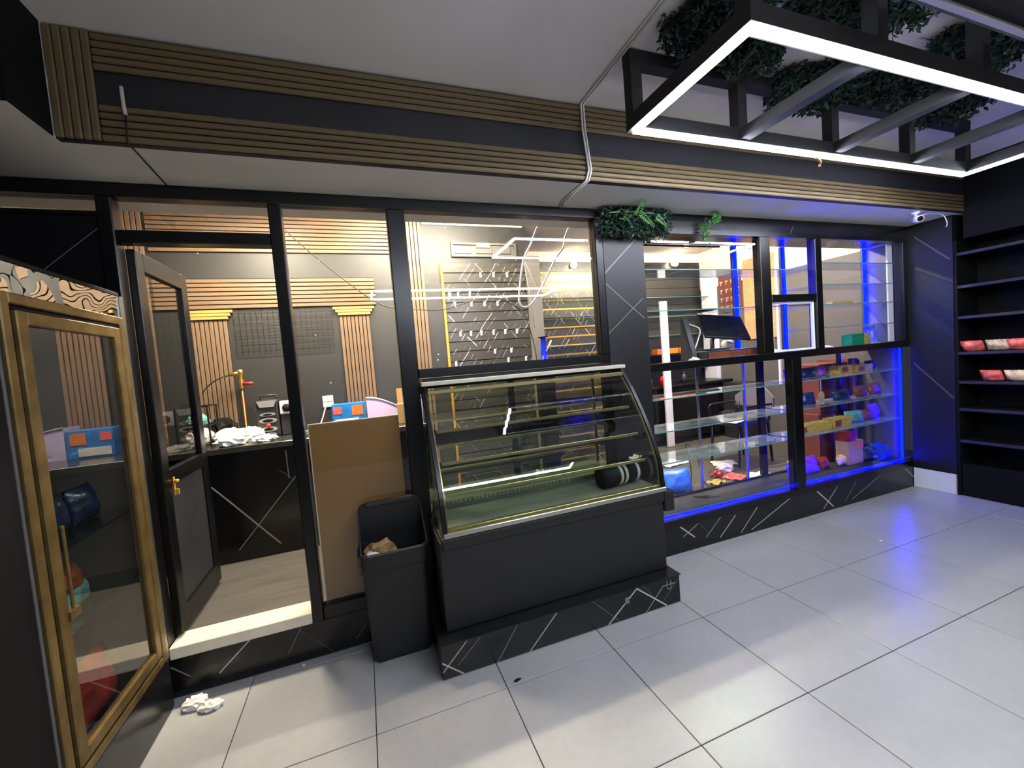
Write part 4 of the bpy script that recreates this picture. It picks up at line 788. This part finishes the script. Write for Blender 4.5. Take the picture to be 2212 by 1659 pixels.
INN = offs(OUT, 0.034)
for (x, nm) in ((CX0+0.006, 'side_glass'), (CX1-0.014, 'side_glass')):
    MB().prism([(p[0], p[1]) for p in INN] + [(0.97, 1.43), (0.97, 0.70)], 0, x, x+0.006).build(nm, 'coolglass', co)
bx('top_trim', CX0, CX1-0.005, 0.585, 0.648, 1.452, 1.476, 'trim', co, 0.003)
bx('top_board', CX0+0.02, 1.72, 0.648, 0.98, 1.435, 1.495, 'black', co, 0.003)
bx('top_lamp_rail', CX0+0.03, CX1-0.03, 0.585, 0.625, 1.400, 1.425, 'brass_steel', co, 0.004)
for (z, yf) in ((1.19, 0.50), (1.02, 0.42), (0.86, 0.36)):
    s = bx('shelf', CX0+0.05, CX1-0.06, yf, 0.92, z, z+0.008, 'shelfglass', co)
    bx('front_rail', CX0+0.05, CX1-0.06, yf-0.008, yf, z-0.006, z+0.012, 'brass_steel', s, 0.002); bx('rear_rail', CX0+0.05, CX1-0.06, 0.92, 0.928, z-0.012, z+0.014, 'brass_steel', s)
for x in (CX0+0.06, CX1-0.075): bx('shelf_upright', x, x+0.02, 0.93, 0.945, 0.74, 1.43, 'steel', co)
rd = bx('rear_door_post', 1.06, 1.10, 0.955, 0.985, 0.69, 1.435, 'black', co)
for (a, c) in ((CX0+0.03, 1.06), (1.10, 1.74)): bx('rear_glass', a, c, 0.966, 0.972, 0.74, 1.435, 'coolglass', co)
vb = MB()
for k in range(44): vb.box(0.47+k*0.0275, 0.484+k*0.0275, 0.652, 0.660, 0.715, 0.735)
vo = vb.build('vent_slots', 'brass_steel', co); vo['kind'] = 'stuff'
rl = thing('ribbed_sleeve', 'black rolled sleeve with white bands inside the cooler', 'roll', (1.62, 0.46, 0.691))
MB().tube([(1.47, 0.46, 0.765), (1.755, 0.50, 0.765)], 0.072, 18).build('roll', 'rubber', rl, smooth=True)
for x in (1.575, 1.615, 1.715): MB().tube([(x, 0.46+(x-1.47)*0.14, 0.765), (x+0.02, 0.463+(x-1.47)*0.14, 0.765)], 0.0745, 18).build('band', 'white', rl, smooth=True)
sheet('paper_sheet', (1.70, 0.40, 0.8685), 0.10, 0.05, 'paper', 0.5, 33, 'small white card on the lowest shelf of the cooler, right side')
sheet('paper_sheet', (1.05, 0.45, 0.8685), 0.06, 0.04, 'paper', 0.2, 34, 'scrap of paper on the lowest cooler shelf near the middle')

# ================================================================== WASTE BIN
bn = thing('waste_bin', 'tall black plastic waste bin with open lid beside the cooler', 'waste bin', (0.165, 0.54, 0))
cx, cy = 0.163, 0.537
MB().rings([rrect(cx, cy, 0.30, 0.17, 0.03, 0.001), rrect(cx, cy, 0.315, 0.185, 0.03, 0.02), rrect(cx-0.004, cy, 0.345, 0.205, 0.035, 0.52), rrect(cx-0.004, cy, 0.335, 0.195, 0.035, 0.52), rrect(cx, cy, 0.30, 0.17, 0.03, 0.03)]).build('body', 'plastic', bn, smooth=False)
MB().rings([rrect(cx-0.004, cy-0.003, 0.362, 0.214, 0.045, 0.50), rrect(cx-0.004, cy-0.003, 0.375, 0.222, 0.05, 0.515), rrect(cx-0.004, cy-0.003, 0.375, 0.222, 0.05, 0.595), rrect(cx-0.004, cy-0.003, 0.360, 0.210, 0.045, 0.605), rrect(cx-0.004, cy-0.003, 0.330, 0.185, 0.04, 0.60), rrect(cx-0.004, cy-0.003, 0.325, 0.180, 0.04, 0.53), rrect(cx-0.004, cy-0.003, 0.350, 0.207, 0.04, 0.50)], cap=False, closed=True).build('rim', 'plastic', bn)
def lidpoly(w_, z0, z1, r):
    return [(cx-w_/2, z0), (cx+w_/2, z0), (cx+w_/2, z1-r), (cx+w_/2-r*0.3, z1-r*0.3), (cx+w_/2-r, z1), (cx-w_/2+r, z1), (cx-w_/2+r*0.3, z1-r*0.3), (cx-w_/2, z1-r)]
MB().prism(lidpoly(0.355, 0.60, 0.825, 0.05), 1, 0.632, 0.648).build('lid', 'plastic', bn, 0.003)
for sx in (-1, 1): MB().prism([(0.45, 0.60), (0.632, 0.60), (0.632, 0.78)], 0, cx+sx*0.172-0.004, cx+sx*0.172+0.004).build('lid_cheek', 'plastic', bn)
bx('lid_edge', cx-0.13, cx+0.13, 0.618, 0.634, 0.80, 0.822, 'darkgrey', bn, 0.003)
tag(blob('crumpled_wrapper', (0.09, 0.51, 0.50), (0.17, 0.12, 0.15), 'tan', 91, 0.5, 3.5), 'crumpled tan and silver wrapper in the waste bin', 'wrapper')
tag(blob('crumpled_paper', (0.06, 0.475, 0.55), (0.10, 0.07, 0.06), 'paper', 92, 0.5, 4), 'crumpled pale paper at the front of the waste bin', 'paper')
tag(bx('bag_stack', 0.06, 0.24, 0.47, 0.60, 0.031, 0.50, 'matte', None, 0.01), 'dark bag lining hidden inside the waste bin', 'bin liner')

# ================================================================== GOLD FRAMED CABINET, left
cb = thing('gold_cabinet', 'tall glass display cabinet with gold moulded door frame', 'display cabinet', (-1.25, 0.22, 0))
YA, YZ, XF = -0.13, 0.60, -0.935
bx('back_panel', -1.605, -1.59, YA, YZ, 0.25, 2.0, 'grey', cb); bx('side_panel', -1.59, XF-0.005, YA, YA+0.02, 0.25, 2.0, 'grey', cb)
bx('side_panel', -1.59, XF-0.005, YZ-0.02, YZ, 0.25, 2.0, 'grey', cb); bx('top_panel', -1.605, XF-0.005, YA, YZ, 2.0, 2.02, 'matte', cb, 0.004)
bx('base', -1.605, XF+0.005, YA, YZ, 0.002, 0.25, 'marble', cb, 0.004)
dr = bx('door_pane', XF-0.004, XF+0.001, -0.03, 0.475, 0.34, 1.80, 'cabglass', cb)
def frame(y0, y1, z0, z1, wd, x0, x1, m, nm):
    for (a, c, d, e) in ((y0, y0+wd, z0, z1), (y1-wd, y1, z0, z1), (y0+wd, y1-wd, z0, z0+wd), (y0+wd, y1-wd, z1-wd, z1)):
        bx(nm, x0, x1, a, c, d, e, m, cb, 0.004, 1)
frame(-0.125, 0.575, 0.255, 1.90, 0.036, XF-0.002, XF+0.012, 'gold', 'outer_moulding')
frame(-0.088, 0.538, 0.292, 1.863, 0.016, XF-0.004, XF+0.002, 'matte', 'groove')
frame(-0.072, 0.522, 0.308, 1.847, 0.046, XF-0.002, XF+0.016, 'gold', 'inner_moulding')
bx('upper_pane', XF-0.005, XF+0.0, -0.128, 0.575, 1.902, 1.998, 'cabwave', cb)
for k in range(3): bx('corner_strip', XF-0.002, XF+0.008, 0.578+k*0.008, 0.583+k*0.008, 0.252, 2.0, 'steel', cb)
for z in (0.72, 1.02, 1.34): bx('shelf', -1.585, XF-0.02, YA+0.022, YZ-0.022, z, z+0.008, 'shelfglass', cb)
hg = bx('hinge', XF+0.0, XF+0.022, -0.035, 0.02, 0.80, 0.83, 'gold', cb); MB().tube([(XF+0.012, 0.0, 0.83), (XF+0.012, 0.0, 1.12)], 0.005, 6).build('rod', 'gold', hg)
for i, (x, y, z, wd, h, m, lab) in enumerate(((-1.06, 0.20, 1.03, 0.2, 0.15, 'navy', 'dark blue bag on the left of the cabinet shelf'), (-1.06, 0.40, 1.03, 0.18, 0.15, 'navy', 'dark blue and yellow bag on the right of the cabinet shelf'), (-1.05, 0.24, 0.73, 0.18, 0.12, 'teal', 'teal packet on the lower cabinet shelf'), (-1.06, 0.22, 0.79, 0.2, 0.10, 'brownwrap', 'brown packet stacked on the teal packet'), (-1.05, 0.30, 0.252, 0.28, 0.24, 'redwrap', 'large red bag on the floor of the gold cabinet'))):
    tag(pouch('snack_bag', (x, y, z), wd, h, 0.08, m, PI/2, -0.15, 100+i), lab, 'snack bag', 'bags in the gold cabinet')
dk = thing('dark_cabinet', 'tall dark cabinet at the left edge of the photo', 'cabinet', (-1.25, -0.7, 0))
bx('body', -1.605, -0.955, -1.25, -0.135, 0.002, 2.0, 'matte', dk, 0.004)
for (a, c) in ((-1.24, -0.70), (-0.69, -0.14)): bx('door', -0.955, -0.935, a, c, 0.08, 1.98, 'matte', dk, 0.004)
bx('handle', -0.935, -0.915, -0.72, -0.705, 0.95, 1.15, 'black', dk)

# ================================================================== BLACK SHELVING, right
sh = thing('wall_shelving', 'tall black shelving with seven shelves on the right wall', 'shelving', (5.3, -0.6, 0))
for y in (0.315, -0.655, -1.625): bx('upright', 5.155, 5.48, y, y+0.022, 0.002, 2.315, 'matte', sh)
bx('back_panel', 5.482, 5.498, -1.62, 0.33, 0.002, 2.315, 'matte', sh); bx('kick_board', 5.17, 5.19, -1.6, 0.31, 0.002, 0.30, 'matte', sh)
for z in (2.20, 1.91, 1.637, 1.318, 1.056, 0.808, 0.518):
    for (a, c) in ((-0.632, 0.314), (-1.602, -0.656)):
        s = bx('shelf', 5.165, 5.48, a, c, z-0.02, z, 'matte', sh); bx('price_rail', 5.15, 5.165, a, c, z-0.022, z+0.004, 'darkgrey', s, 0.002)
for i, (y, z, m, wd, lab) in enumerate(((0.24, 1.319, 'pink', 0.16, 'pink snack bag at the left end of the middle shelf'), (0.08, 1.319, 'cremewrap', 0.15, 'pale pink snack bag on the middle shelf'), (-0.04, 1.319, 'pink', 0.14, 'pink snack bag next to the photo edge on the middle shelf'), (0.12, 1.057, 'pink', 0.14, 'pink snack bag on the shelf below the middle one'), (-0.03, 1.057, 'cremewrap', 0.15, 'cream snack bag on the shelf below the middle one'), (-0.2, 1.057, 'cremewrap', 0.15, 'cream snack bag past the photo edge'))):
    tag(pouch('snack_bag', (5.23, y, z), wd, 0.11, 0.08, m, PI/2+0.1*((i % 3)-1), -0.5, 120+i), lab, 'snack bag', 'snack bags on the black shelving')

# ================================================================== FLOOR LITTER
tag(blob('crumpled_paper', (-0.83, 0.55, 0.001), (0.10, 0.07, 0.05), 'paper', 131, 0.5, 4), 'crumpled white paper at the foot of the gold cabinet', 'paper', 'crumpled paper by the cabinet')
tag(blob('crumpled_paper', (-0.75, 0.50, 0.001), (0.09, 0.06, 0.04), 'paper', 132, 0.5, 4), 'smaller crumpled white paper right of the other piece', 'paper', 'crumpled paper by the cabinet')
tag(blob('floor_crumb', (-0.36, 0.62, 0.001), (0.018, 0.014, 0.01), 'paper', 133, 0.4, 3, sub=1), 'tiny pale crumb on the tiles below the threshold', 'crumb')
tag(blob('floor_crumb', (3.60, 0.10, 0.001), (0.03, 0.02, 0.012), 'paper', 134, 0.4, 3, sub=1), 'tiny white crumb on the far tiles before the display', 'crumb')
tag(blob('floor_stain', (0.66, 0.02, 0.001), (0.04, 0.018, 0.008), 'matte', 135, 0.4, 3, sub=1), 'small dark fleck on the tiles before the cooler', 'crumb')
